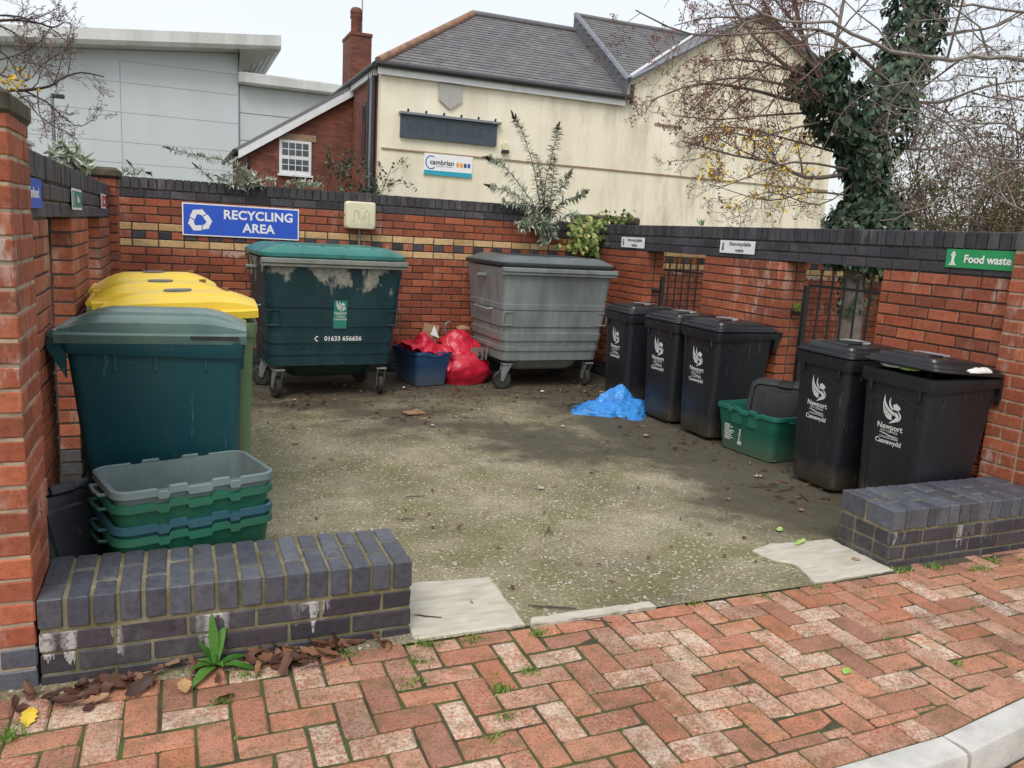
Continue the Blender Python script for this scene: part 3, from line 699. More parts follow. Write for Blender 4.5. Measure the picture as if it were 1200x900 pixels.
RL = rad(90)
small('small blue sign half hidden by the tall pier', 3.58, 1.582, .47, .112, 'signblue', ['Cardboard'], 'white', XL+.010, RL, ts=.055)
small('small teal sign on the side wall coping', 5.105, 1.585, .47, .112, 'signteal', ['Glass'], 'white', XL+.010, RL, ts=.050, border='white')
small('small red sign on the side wall near the corner pier', 6.90, 1.604, .44, .105, 'signred', ['Cans'], 'white', XL+.010, RL, ts=.050, border='white')

# ================================================================== ELECTRIC BOX
E_ = thing('meter_housing', 'cream plastic alarm housing with conduit on the back wall', 'housing', (1.735, YB-.012, 1.635))
mb = MB()
def face_ring(w, h, r, y): return [(x, y, z) for x, z, _ in rrect(w, h, r, 0, 4)]
mb.loft([face_ring(.31, .275, .03, 0), face_ring(.31, .275, .03, -.07), face_ring(.285, .25, .035, -.095), face_ring(.22, .19, .03, -.10)]); mb.build('cover', 'cream_plastic', E_, smooth=35)
mb = MB()
for s_ in (-1, 1): mb.tube([(s_*.075, -.098, -.07), (s_*.08, -.100, .03), (s_*.06, -.100, .06), (s_*.03, -.100, .045), (s_*.018, -.100, -.03)], .006, 6)
mb.tube([(-.03, -.098, -.03), (.03, -.098, -.03)], .005, 6); mb.build('moulding', 'cream_plastic', E_, smooth=60)
MB().tube([(0, -.03, -.13), (0, -.03, -.45)], .014, 8).build('conduit', 'conduit', E_, smooth=50)
for s_ in (-1, 1): MB().tube([(s_*.15, -.05, 0), (s_*.163, -.05, 0)], .008, 8).build('screw', 'darkstuff', E_)

# ================================================================== BIRD LOGO
def logo(parent, cx, cz, w, yf, lettering=True, mat='offwhite', tilt=0):
    """winged emblem with two-language lettering, flat print; yf(z) = surface y"""
    holder_y = yf(cz); T = Matrix.Translation((cx, holder_y, cz)) @ Matrix.Rotation(tilt, 4, 'X')
    mb = MB(); k = w
    def st(pts, ws): ribbon(mb, [((a_-.5)*k, b_*k) for a_, b_ in pts], [x*k for x in ws], 0, T)
    st([(.10, 1.48), (.10, 1.18), (.26, .92), (.52, .74), (.74, .66)], [.0, .10, .12, .13, .12])
    st([(.03, 1.16), (.10, .90), (.28, .70), (.55, .56)], [.0, .08, .10, .10])
    st([(.06, .86), (.16, .66), (.34, .54), (.56, .48)], [.0, .07, .08, .08])
    st([(.16, .62), (.28, .50), (.42, .44), (.58, .42)], [.0, .06, .07, .06])
    st([(.42, 1.40), (.38, 1.16), (.46, .98), (.60, .86)], [.0, .09, .10, .07])
    st([(.70, .72), (.84, .62), (.84, .48), (.68, .36), (.44, .22)], [.13, .15, .16, .12, .0])
    st([(.86, .84), (1.0, .66), (.97, .48), (.84, .34)], [.04, .08, .07, .0])
    for a0, r0, rr in ((.72, .98, .12), (.82, .95, .10), (.64, 1.06, .06), (.74, 1.10, .06), (.84, 1.05, .06), (.90, .98, .07)):
        mb.add([((a0-.5)*k+rr*k*math.cos(2*math.pi*j/10), 0, r0*k+rr*k*math.sin(2*math.pi*j/10)) for j in range(10)], [tuple(range(10))], T @ Matrix.Translation((0, -.0002*rr*30, 0)))
    mb.build('emblem', mat, parent)
    if lettering:
        for t, s_, z_, b_ in (('Newport', .36, .06, .018), ('CITY COUNCIL', .135, -.15, .006), ('CYNGOR DINAS', .135, -.43, .006), ('Casnewydd', .30, -.62, .018)):
            o = link('lettering', text_mesh(t, s_*k, bold=b_, extrude=.0003), mat, parent); o.matrix_local = T @ Matrix.Translation((.02*k, -.0004, z_*k)) @ Matrix.Rotation(rad(90), 4, 'X')
        mb = MB(); ribbon(mb, [(-.50*k, -.24*k), (-.2*k, -.27*k), (.1*k, -.33*k), (.52*k, -.33*k)], [.02*k, .05*k, .05*k, .02*k], -.0004, T); mb.build('wave_line', mat, parent)

# ================================================================== WHEELED BINS
def wheelie(name, label, loc, rz, W, D, H, body, lid, dome=.05, group=None, open_deg=0, with_logo=False, kind='step', bw=.80, bd=.76, grip=False, badge=False):
    B = thing(name, label, 'bin', loc, rz, group)
    fy0, fy1 = -D/2+.035, -D/2+.012       # front surface at base and rim
    by0 = fy0+D*bd; by1 = D/2-.012
    def ring(t, z, grow=0, r=.05):
        f = fy0+(fy1-fy0)*t; b_ = by0+(by1-by0)*t; w = W*bw+(W-.024-W*bw)*t
        return rrect(w+2*grow, b_-f+2*grow, r, z, 4, 0, (f+b_)/2)
    zb = .025; mb = MB(); zs = [0, .02, .12, .35, .6, .85, .90, 1.0]
    mb.loft([ring(t, zb+t*(H-zb-.01)-(0 if t else -.0), (-.012 if t == 0 else 0)) for t in zs], True, False)
    bo = mb.build('body', body, B, smooth=40)
    # front face relief panel and side ribs under the collar
    mb = MB(); yf = lambda z: fy0+(fy1-fy0)*((z-zb)/(H-zb-.01))
    hw = W*bw*.34
    for s_ in (-1, 1): mb.tube([(s_*hw, yf(.12)-.001, .12), (s_*(hw+.012), yf(H*.80)-.001, H*.80)], .0022, 5)
    mb.tube([(-hw-.012, yf(H*.80)-.001, H*.80), (-hw*.6, yf(H*.835)-.001, H*.835), (hw*.6, yf(H*.835)-.001, H*.835), (hw+.012, yf(H*.80)-.001, H*.80)], .0022, 5)
    mb.build('panel_edge', body, bo, smooth=60)
    for s_ in (-1, 1):
        for yy in (-D*.28, 0, D*.22): MB().box(s_*(W/2-.022)-.010, s_*(W/2-.022)+.010, yy-.009, yy+.009, H-.135, H-.04, c=.003).build('rib', body, bo)
    for xx in (-W*.33, W*.33): MB().box(xx-.009, xx+.009, -D/2-.001, -D/2+.022, H-.135, H-.04, c=.003).build('rib', body, bo)
    # collar
    mb = MB(); c = .02
    def cr_(gx, z, r=.045, dz=0): return [(x, y, z_+(dz if y < -D*.40 else 0)) for x, y, z_ in rrect(W+2*gx, D+2*gx, r, z, 4)]
    mb.loft([cr_(-.03, H-.055), cr_(0, H-.055, dz=-.02), cr_(.006, H-.03, dz=-.012), cr_(.006, H-.004), cr_(-.004, H), cr_(-.05, H), cr_(-.05, H-.05)], False, False)
    mb.build('collar', body, B, smooth=35)
    # hinge lugs and handle bar at the back
    hz = H-.005
    for s_ in (-1, 1):
        MB().loft([[(s_*(W/2-.02)+dx, y, z) for y, z in ((D/2-.02, H-.16), (D/2-.02, H-.005), (D/2+.045, H+.005), (D/2+.05, H-.03))] for dx in (-.012, .012)]).build('hinge_lug', body, B)
    MB().tube([(-W/2+.0, D/2+.034, hz), (W/2-.0, D/2+.034, hz)], .013, 10).build('handle_bar', body, B, smooth=50)
    # lid, hinged at the back
    piv = Vector((0, D/2+.030, H+.004)); Tm = Matrix.Translation(piv) @ Matrix.Rotation(rad(-open_deg), 4, 'X') @ Matrix.Translation(-piv)
    def lr(ix, z, r, fr=0, bk=0): return rrect(W+.012-2*ix, D+.012-ix*1.6-fr-bk, max(r, .01), H+z, 5, 0, (fr-bk)/2)
    mb = MB()
    if kind == 'step':
        rings = [lr(0, .004, .05), lr(-.003, .010, .05), lr(0, .022, .05), lr(.016, .028, .05), lr(.020, .044, .05), lr(.055, .052, .05, 0, .03), lr(.062, .068, .05, 0, .05), lr(.10, .074, .045, 0, .06)]
        mb.loft(rings, True, True, Tm); lo = mb.build('lid', lid, B, smooth=30)
        m2 = MB()
        m2.box(-W*.24, W*.24, -D*.36, -D*.28, H+.062, H+.082, Tm, c=.006); m2.box(-W*.16, W*.16, -D*.31, -D*.05, H+.072, H+.084, Tm, c=.004); m2.build('grip', lid, lo)
        m2 = MB(); m2.tube([tuple(Tm @ Vector((.105*math.cos(t), -.03+.075*math.sin(t), H+.084))) for t in np.linspace(rad(-20), rad(200), 14)], .006, 5); m2.build('arch_moulding', 'lid_glint', lo, smooth=60)
    else:
        n = 14; rings = []
        # crowned lid: lengthwise barrel profile
        ys = np.linspace(-D/2-.012, D/2+.02, n); mbv = []
        half = [(-W/2-.008, -.014), (-W/2-.012, .022), (-W/2+.004, .030), (-W/2+.022, .031), (-W/2+.026, .018), (-W/2+.040, .018), (-W/2+.046, .52), (-W/2+.10, .80), (-W/2+.15, .86), (-W/2+.16, 1.0), (-W*.10, 1.08)]
        prof = half+[(0, 1.10)]+[(-x, z_) for x, z_ in reversed(half)]
        for j, y in enumerate(ys):
            t = j/(n-1); env = min(1, .12+t*3.2)*min(1, (1-t)*3.6+.08); env = math.sin(min(1, env)*math.pi/2)
            r_ = []
            for x, z_ in prof:
                zz = z_ if z_ < .5 else .030+dome*env*z_
                tap = 1-.06*(max(0, .12-t)/.12)**2
                r_.append((x*tap, y, H+.004+zz))
            rings.append(r_)
        mb.loft(rings, True, True, Tm, closed=True); lo = mb.build('lid', lid, B, smooth=32)
        m2 = MB(); m2.tube([tuple(Tm @ Vector((x, D/2+.034, H+.02))) for x in (-W*.42, W*.42)], .020, 8); m2.build('hinge', lid, lo, smooth=60)
        if grip:
            for s_ in (-1, 1):
                m2 = MB(); m2.box(s_*(W/2+.010)-.003, s_*(W/2+.010)+.003, -D/2+.02, -D/2+.22, H+.012, H+.027, Tm); m2.build('grip_slot', 'darkstuff', lo)
        if badge:
            zt = H+.034+dome*1.10
            m2 = MB(); m2.loft([[tuple(Tm @ Vector((x*.8, y*1.25+.02, z_))) for x, y, z_ in rrect(.17, .11, .05, zz, 4)] for zz in (zt-.006, zt+.006)]); m2.build('aperture_cap', 'greyrubber', lo)
            m2 = MB(); m2.box(W*.02, W*.10, -D*.33, -D*.28, H+.03+dome*.9, H+.04+dome*1.12, Tm); m2.build('label_slot', 'rustslot', lo)
    # wheels
    for s_ in (-1, 1):
        o = MB().lathe([(.02, -.025), (.085, -.025), (.1, -.018), (.1, .018), (.085, .025), (.02, .025)], 20, Matrix.Rotation(rad(90), 4, 'Y')).build('wheel', 'rubber', B, smooth=40, loc=(s_*(W*bw/2-.005), by0-.0, .1))
    MB().tube([(-W*bw/2, by0, .1), (W*bw/2, by0, .1)], .011, 8).build('axle', 'galv', B)
    if with_logo:
        tl = math.atan2(fy1-fy0, H-zb)
        logo(B, -W*.02, H*.62, .132, lambda z: yf(z)-.0018, tilt=math.atan2(fy0-fy1, H-zb))
    return B
M['lid_glint'] = plain('lid moulding with painted glint', lin(150, 152, 156), .3, .3, 14, .1)  # pale grey paints a glint onto the black lid's raised moulding
M['lidblack'] = plain('black box lid plastic', lin(30, 31, 34), .5, .15, 6, .1, 200, spec=.3)
M['greyrubber'] = plain('dark grey cap', lin(92, 92, 96), .4, .15, 10, .1)
M['rustslot'] = plain('brown slot', lin(120, 84, 50), .7, .3, 10, .1)
GB = 'black refuse bins along the gated wall'
wheelie('wheeled_bin', 'black wheeled bin with white emblem next to the galvanised container', (4.085, 6.56, 0), RZ+rad(-2), .52, .58, .875, 'black_plastic', 'black_lid', group=GB, with_logo=True)
wheelie('wheeled_bin', 'black wheeled bin with white emblem, middle of the three behind the blue bag', (4.105, 5.875, 0), RZ+rad(2), .50, .57, .875, 'black_plastic', 'black_lid', group=GB, with_logo=True)
wheelie('wheeled_bin', 'black wheeled bin with white emblem beside the green box', (4.12, 5.315, 0), RZ+rad(1), .51, .58, .878, 'black_plastic', 'black_lid', group=GB, with_logo=True)
wheelie('wheeled_bin', 'black wheeled bin with shut lid in front of the railing gate', (4.10, 3.945, 0), RZ+rad(-2), .50, .57, .885, 'black_plastic', 'black_lid', group=GB, with_logo=True)
b5 = wheelie('wheeled_bin', 'overfilled black wheeled bin with lid propped ajar under the food waste sign', (4.10, 3.365, 0), RZ+rad(1), .51, .58, .872, 'black_plastic', 'black_lid', group=GB, with_logo=True, open_deg=4)
def crumple(name, label, cat, loc, rx, ry, rz_, mat, seed, amp=.25, n=28, m=18, parent=None, flat=0, rzrot=0, top=1, ridged=1.0, group=None):
    mb = MB(); rings = []
    for j in range(m+1):
        ph = -math.pi/2+math.pi*j/m; ring = []
        for i in range(n):
            th = 2*math.pi*i/n; d = Vector((math.cos(ph)*math.cos(th), math.cos(ph)*math.sin(th), math.sin(ph)))
            a_ = noise.turbulence(d*1.9+Vector((seed, 0, 0)), 4, True)-.55; b_ = 1-abs(noise.noise(d*3.1+Vector((0, seed, 0))))*2
            k = 1+amp*(a_*1.1+b_*.35*ridged)
            p = Vector((d.x*rx*k, d.y*ry*k, d.z*rz_*k)); 
            if p.z < flat*rz_*-1: p.z = -flat*rz_+.002*noise.noise(d*5)
            ring.append(tuple(p))
        rings.append(ring)
    mb.loft(rings); o = mb.build(name, mat, parent, smooth=24, loc=loc); o.rotation_euler[2] = rzrot
    if label: tag(o, label, cat, group)
    return o
# rubbish poking out under the propped lid
for (x, y, z, rx, ry, rz_, mt, lb, sd_) in ((3.90, 3.44, .897, .07, .08, .028, 'paper', 'crumpled white wrapper poking from the overfilled bin beside green packaging', 3), (3.88, 3.33, .897, .05, .06, .028, 'greenpack', 'green plastic packaging poking from the overfilled bin', 5), (4.16, 3.115, .915, .09, .035, .026, 'paper', 'white tray edge sticking out at the side of the overfilled bin', 8)):
    crumple('rubbish_wrapper', lb, 'rubbish', (x, y, z), rx, ry, rz_, mt, sd_, .4, 16, 10)
GY = 'yellow lidded bins along the side wall'
wheelie('wheeled_bin', 'green wheeled bin with yellow lid standing next to the big teal bin', (.028, 4.66, 0), RL+rad(-2), .58, .72, 1.00, 'binGreen', 'yellow', dome=.075, kind='crown', group=GY, open_deg=3, badge=True, bd=.84, bw=.84)
wheelie('wheeled_bin', 'green wheeled bin with yellow lid, middle of the three yellow lids', (-.07, 5.29, 0), RL+rad(2), .58, .72, 1.0, 'binGreen', 'yellow', dome=.085, kind='crown', group=GY, open_deg=1.5, badge=True)
wheelie('wheeled_bin', 'green wheeled bin with yellow lid nearest the corner pier', (-.12, 5.92, 0), RL+rad(1), .58, .70, 1.01, 'binGreen', 'yellow', dome=.085, kind='crown', group=GY, open_deg=2, badge=True)
wheelie('wheeled_bin', 'tall teal wheeled bin with weathered green lid behind the stacked boxes', (-.075, 4.04, 0), RL+rad(-4), .58, .73, .99, 'teal', 'teal_lid', dome=.075, kind='crown', grip=True, bw=.82, bd=.80)

# ================================================================== FOUR-WHEELED CONTAINERS
def castor(parent, x, y, ang):
    C_ = bpy.data.objects.new('castor', MB().box(-.045, .045, -.05, .05, .245, .262, c=.003).mesh('castor')); COL.objects.link(C_); C_.parent = parent; C_.location = (x, y, 0); C_.rotation_euler[2] = ang
    C_.data.materials.append(M['galv'])
    mb = MB()
    for s_ in (-1, 1):
        mb.loft([[(s_*.032+dx, yy, zz) for yy, zz in ((-.045, .246), (.045, .246), (.062, .17), (.066, .09), (.034, .075), (.0, .17))] for dx in (-.004, .004)])
    mb.build('fork', 'galv', C_)
    Tm = Matrix.Translation((0, .045, .095)) @ Matrix.Rotation(rad(90), 4, 'Y')
    MB().lathe([(.060, -.022), (.082, -.024), (.095, -.014), (.095, .014), (.082, .024), (.060, .022)], 24, Tm).build('tyre', 'rubber', C_, smooth=40)
    MB().lathe([(.012, -.026), (.020, -.022), (.045, -.012), (.061, -.020), (.061, .020), (.045, .012), (.020, .022), (.012, .026)], 20, Tm).build('wheel_rim', 'galv', C_, smooth=40)
def container(name, label, loc, rz, body, lid, rail, metal=False, W=1.22, D=1.02, H=1.225, wob=0):
    B = thing(name, label, 'bin', loc, rz)
    zb = .285; wb, db = W*.885, D*.80
    # ribbed profile: (z fraction, outward offset)
    k_ = 1.7 if metal else 1.2
    prof = [(t, g*k_ if t > .05 else g) for t, g in [(0, -.03), (.012, 0), (.115, .0), (.118, .007), (.16, .007), (.163, .0), (.225, .0), (.228, .008), (.31, .008), (.313, .0), (.38, .0), (.383, .007), (.55, .006), (.553, -.002), (.56, -.002), (.563, .006), (.62, .006), (.623, 0), (.93, 0), (.95, .004), (1.0, .004)]]
    def ring(t, g, z=None):
        w = wb+(W-wb)*t; d = db+(D-db)*t; f = -D/2+(.10)*(1-t); r = .085-.03*t
        return rrect(w+2*g, d+2*g, r+g, zb+t*(H-zb) if z is None else z, 5, 0, f+d/2)
    mb = MB(); mb.loft([ring(t, g) for t, g in prof], True, False); bo = mb.build('body', body, B, smooth=28)
    mb = MB(); mb.loft([rrect(wb*.62, db*.6, .12, .17, 4, 0, .02), rrect(wb*.70, db*.7, .12, .20, 4, 0, .02), rrect(wb*.78, db*.80, .1, .30, 4, 0, .02)], True, False); mb.build('sump', body if metal else 'binDark', bo, smooth=40)
    yF = lambda t, g=0: -D/2+.10*(1-t)-g
    zz = lambda t: zb+t*(H-zb)
    # lifting rail along the front, side pins, hinge bar
    mb = MB(); mb.box(-W/2-.025, W/2+.025, -D/2-.045, -D/2+.012, H-.035, H+.008, c=.006); mb.box(-W/2-.02, W/2+.02, -D/2-.030, -D/2+.012, H-.062, H-.036, c=.004); mb.build('lifting_rail', rail, B)
    for s_ in (-1, 1): MB().tube([(s_*(W/2-.02), .0, H-.10), (s_*(W/2+.075), .0, H-.10)], .022, 12).build('trunnion', rail, B, smooth=50)
    for s_ in (-1, 1):
        MB().tube([(s_*(W*.955/2), -.20, H-.42), (s_*(W*.955/2+.045), -.18, H-.43), (s_*(W*.955/2+.045), .20, H-.43), (s_*(W*.955/2), .22, H-.42)], .011, 8).build('side_handle', rail, B, smooth=50)
    # lid
    mb = MB(); LD = D+.03
    mb.loft([rrect(W+.03, LD, .09, H+.012, 5), rrect(W+.05, LD+.02, .09, H+.022, 5), rrect(W+.05, LD+.02, .09, H+.05, 5), rrect(W+.01, LD-.02, .09, H+.066, 5), rrect(W-.16, LD-.14, .09, H+.108, 5), rrect(W-.24, LD-.22, .08, H+.118, 5)])
    lo = mb.build('lid', lid, B, smooth=34)
    mb = MB(); mb.box(-W*.33, W*.33, -D*.30, D*.20, H+.114, H+.126, c=.005); mb.build('lid_panel', 'darkrim' if metal else lid, lo)
    for x in (-.27, -.09, .09, .27): MB().box(x*W-.012, x*W+.012, -D*.44, -D*.24, H+.088, H+.118, Matrix.Identity(4), c=.004).build('lid_rib', lid, lo)
    if metal:
        mb = MB(); mb.loft([rrect(W+.054, LD+.024, .09, H+.018, 5), rrect(W+.062, LD+.032, .09, H+.026, 5), rrect(W+.062, LD+.032, .09, H+.050, 5), rrect(W+.052, LD+.022, .09, H+.056, 5)], False, False); mb.build('lid_trim', 'darkrim', lo, smooth=40)
    for x in (-W*.34, W*.34):
        MB().tube([(x-.06, D/2+.02, H+.04), (x+.06, D/2+.02, H+.04)], .022, 8).build('lid_hinge', rail, B, smooth=50)
    # castors
    for k, (x, y, a_) in enumerate(((-wb*.43, -D/2+.16, .25), (wb*.43, -D/2+.16, -.15), (-wb*.43, D/2-.26, 1.2), (wb*.43, D/2-.26, .6))):
        castor(B, x, y, a_ + (1.05 if metal and k == 0 else 0)+wob)
    # pressed squares at the front edges
    for s_ in (-1, 1):
        mb = MB(); cx = s_*W*.43; t0, t1 = .40, .54
        def q(x, t): return (x, yF(t, .014), zz(t))
        for a_, b_ in (((cx-.055, t0), (cx+.055, t0)), ((cx+.055, t0), (cx+.055, t1)), ((cx+.055, t1), (cx-.055, t1)), ((cx-.055, t1), (cx-.055, t0))): mb.tube([q(*a_), q(*b_)], .006, 5)
        mb.build('bracket_pressing', body, bo)
    tl = math.atan2(.10, H-zb)
    e = link('lettering', text_mesh('CONTINENTAL 1100', .082, bold=.008, extrude=.004, spacing=1.12), body, bo)
    e.matrix_local = Matrix.Translation((0, yF(.195, .002), zz(.195))) @ Matrix.Rotation(rad(90)+tl, 4, 'X')
    return B, bo, yF, zz, tl
M['binDark'] = plain('dark green steel', lin(26, 52, 46), .5, .2, 6, .1)
M['steelrail'] = plain('weathered steel rail', lin(132, 134, 126), .5, .15, 8, .2, 70, dirt=lin(70, 72, 66), damt=.5, metal=.2)
B, bo, yF, zz, tl = container('waste_container', 'large dark green four-wheeled container with flaking paint and phone number', (1.245, 7.555, 0), rad(3.5), 'peel', 'greenlid', 'steelrail')
M['sticker'] = plain('green sticker', lin(44, 128, 112), .5, .08, 20, 0)
def on_front(t, x, g=.0): return Matrix.Translation((x, yF(t, g), zz(t))) @ Matrix.Rotation(tl, 4, 'X')
st = MB().box(-.058, .058, -.0012, 0, -.125, .125).build('sticker', 'sticker', B); st.matrix_local = on_front(.50, .045, .0125)
logo(st, 0, .01, .082, lambda z: -.0018, True, 'offwhite')
o = link('lettering', text_mesh('01633 656656', .058, bold=.02), 'white', B); o.matrix_local = on_front(.27, .08, .0125) @ Matrix.Rotation(rad(90), 4, 'X')
mb = MB()
ribbon(mb, [(.012, .022), (-.008, .012), (-.010, -.008), (.012, -.020)], [.012, .008, .008, .012], 0); o = mb.build('phone_symbol', 'white', B); o.matrix_local = on_front(.27, -.155, .0125)
container('waste_container', 'large galvanised grey four-wheeled container with grey lid', (3.50, 7.745, 0), rad(1.5), 'galv', 'greylid', 'galv', metal=True, W=1.22, D=1.03, H=1.215, wob=.2)

# ================================================================== RECYCLING BOXES
def recycling_box(name, label, loc, rz, mat, W=.60, D=.40, H=.345, group=None, print_=False, rim=None):
    B = thing(name, label, 'box', loc, rz, group); r = .05
    sh = lambda t, g=0, z=None: rrect(W*(.84+.13*t)+g, D*(.80+.155*t)+g, r, (.0+t*H) if z is None else z, 5)
    mb = MB()
    mb.loft([sh(0, -.02), sh(.03), sh(.3), sh(.62), sh(.64, .006), sh(1, .006), sh(1, -.008), sh(.5, -.012), sh(.04, -.02)], True, True)
    mb.build('tub', mat, B, smooth=35)
    # stepped rim
    path = []; base = rrect(W, D, r+.01, H, 5)
    def zo(x): x = abs(x); return (-.012 if .115 < x < .155 else (.006 if .045 < x <= .115 else (-.010 if x <= .045 else 0)))
    for i, p in enumerate(base):
        path.append(p); q = base[(i+1) % len(base)]
        if abs(p[0]-q[0]) > .2:
            sgn = 1 if q[0] > p[0] else -1
            for x in sorted([s_*v+e for v in (.155, .115, .045) for s_ in (-1, 1) for e in (-.004, .004)], reverse=sgn < 0): path.append((x, p[1], H))
    rings = []
    for i, p in enumerate(path):
        x, y, z = p; nx_, ny_ = (0, math.copysign(1, y)) if abs(y) > D/2-.011 and abs(x) < W/2-r-.005 else Vector((x-math.copysign(W/2-r-.01, x) if abs(x) > W/2-r-.01 else 0, y-math.copysign(D/2-r-.01, y) if abs(y) > D/2-r-.01 else 0)).normalized()
        dz = zo(x) if abs(y) > D/2-.011 else 0; z += dz
        out, inn = .006, -.0115
        rings.append([(x+nx_*inn, y+ny_*inn, z-.004), (x+nx_*inn, y+ny_*inn, z+.004), (x+nx_*(inn+.007), y+ny_*(inn+.007), z+.008), (x+nx_*out, y+ny_*out, z+.004), (x+nx_*(out+.002), y+ny_*(out+.002), z-.022), (x+nx_*(out-.004), y+ny_*(out-.004), z-.024)])
    rings.append(rings[0]); mb = MB(); mb.loft(rings, False, False); mb.build('rim', rim or mat, B, smooth=40)
    for s_ in (-1, 1):
        MB().tube([(s_*(W/2+.004), -.07, H-.03), (s_*(W/2+.028), -.068, H-.028), (s_*(W/2+.032), 0, H-.03), (s_*(W/2+.028), .068, H-.028), (s_*(W/2+.004), .07, H-.03)], .007, 6).build('handle', mat, B, smooth=50)
        if not group: MB().box(s_*.08-.05, s_*.08+.05, -D*.955/2-.001, -D*.955/2+.004, H*.66, H-.03, c=.002).build('wall_panel', mat, B)
    if print_:
        yb = lambda z: -D*(.80+.155*z/H)/2-.0018
        for k in range(9):
            w = random.uniform(.05, .11); o = MB().box(-.21, -.21+w, 0, .0006, -.003, .003).build('print_line', 'offwhite', B, loc=(0, yb(.20-.014*k), .20-.014*k))
        o = put_text('Newport', .036, 'offwhite', B, -.045, yb(.15)-.001, .15, bold=.01); o.rotation_euler = (rad(90), rad(90), 0)
        MB().box(-.07, -.03, 0, .0006, -.012, .012).build('print_line', 'offwhite', B, loc=(0, yb(.08), .08))
    return B
ang = rad(16.5)
cx, cy = .012, 3.372
for z, mt, lb in ((-.03, 'boxgreen2', 'green recycling box at the bottom of the stack behind the low wall'), (.015, 'boxslate', 'slate teal recycling box, second up in the stack'), (.098, 'boxgreen2', 'green recycling box just under the grey green one on top of the stack'), (.152, 'boxgrey', 'weathered grey green recycling box open on top of the stack')):
    z += .03
    recycling_box('recycling_box', lb, (cx+random.uniform(-.002, .002), cy+random.uniform(-.001, .001), z), ang+random.uniform(-.006, .006), mt, .605, .385, .335, 'stacked recycling boxes')
recycling_box('recycling_box', 'teal green recycling box with white print holding a black lid', (4.075, 4.735, 0), RZ+rad(6), 'boxgreen', .62, .40, .345, print_=True)
recycling_box('recycling_box', 'blue recycling box with red bag stuffed in it beside the green container', (2.28, 7.80, 0), rad(90+12), 'boxblue', .56, .42, .345)
def box_lid(label, M4, mat='lidblack', W=.62, D=.42):
    B = thing('box_lid', label, 'lid', (0, 0, 0)); B.matrix_world = M4
    MB().loft([rrect(W, D, .05, 0, 5), rrect(W, D, .05, .018, 5), rrect(W-.02, D-.02, .05, .024, 5), rrect(W-.06, D-.06, .045, .024, 5), rrect(W-.075, D-.075, .045, .014, 5), rrect(W*.66, D*.62, .04, .014, 5), rrect(W*.62, D*.56, .04, .022, 5)]).build('lid_panel', mat, B, smooth=30)
    for s_ in (-1, 1):
        MB().box(s_*(W/2-.02)-.02, s_*(W/2-.02)+.02, -.05, .05, .004, .034, c=.005).build('clip', mat, B)
        MB().box(-.06, .06, s_*(D/2-.012)-.014, s_*(D/2-.012)+.014, .006, .032, c=.005).build('clip', mat, B)
# lid leaning inside the green box, another leaning on the tall pier
def lid_frame(nrm, upv, c, spin):
    z_ = Vector(nrm).normalized(); x_ = Vector(upv); x_ = (x_-z_*x_.dot(z_)).normalized(); y_ = z_.cross(x_)
    return Matrix(((x_.x, y_.x, z_.x, c[0]), (x_.y, y_.y, z_.y, c[1]), (x_.z, y_.z, z_.z, c[2]), (0, 0, 0, 1))) @ Matrix.Rotation(rad(spin), 4, 'Z')
box_lid('black box lid tilted inside the teal green box', lid_frame((-.66, -.62, .30), (.25, .2, 1), (4.14, 4.62, .37), 0), W=.38, D=.50)
box_lid('second black box lid wedged behind the tilted lid in the teal green box', lid_frame((-.68, -.58, .24), (.25, .2, 1), (4.225, 4.69, .375), 0), W=.38, D=.48)
zn = Vector((.55, -.70, .42)).normalized(); xn = Vector((.12, .35, 1)); xn = (xn-zn*xn.dot(zn)).normalized(); yn = zn.cross(xn)
box_lid('black box lid leaning on the tall pier beside the stacked boxes', Matrix(((xn.x, yn.x, zn.x, -.372), (xn.y, yn.y, zn.y, 3.30), (xn.z, yn.z, zn.z, .26), (0, 0, 0, 1))) @ Matrix.Rotation(rad(18), 4, 'Z'), 'black_plastic', W=.50, D=.30)

# ================================================================== BAGS
def sack(label, loc, rx, ry, h, mat, seed, rz=0, fold=True):
    """open woven sack: slumped walls, flap folded over the top"""
    B = thing('woven_bag', label, 'bag', loc, rz); n = 40; rings = []
    for j in range(15):
        t = j/14; z = h*t
        k = (.90+.22*math.sin(math.pi*min(1, t*1.05))-.05*t)
        ring = []
        for i in range(n):
            th = 2*math.pi*i/n; c_, s_ = math.cos(th), math.sin(th)
            e = 2.6; q = (abs(c_)**e+abs(s_)**e)**(-1/e)
            w = 1+.10*noise.noise(Vector((c_*2+seed, s_*2, t*3)))+.045*(1-2*abs(noise.noise(Vector((c_*5, s_*5+seed, t*5)))))
            ring.append((rx*q*c_*k*w, ry*q*s_*k*w, z+(.05*t*noise.noise(Vector((c_*1.6, s_*1.6, seed))))))
        rings.append(ring)
    mb = MB(); mb.loft(rings, True, False)
    inner = [[(x*.95, y*.95, z-.0) for x, y, z in r] for r in reversed(rings[6:])]
    mb.loft([rings[-1]]+inner, False, True); mb.build('bag_wall', mat, B, smooth=28)
    return B
R1 = sack('red woven sack slumped open between blue box and galvanised container', (2.72, 7.83, 0), .255, .25, .30, 'redbag', 3, rad(10))
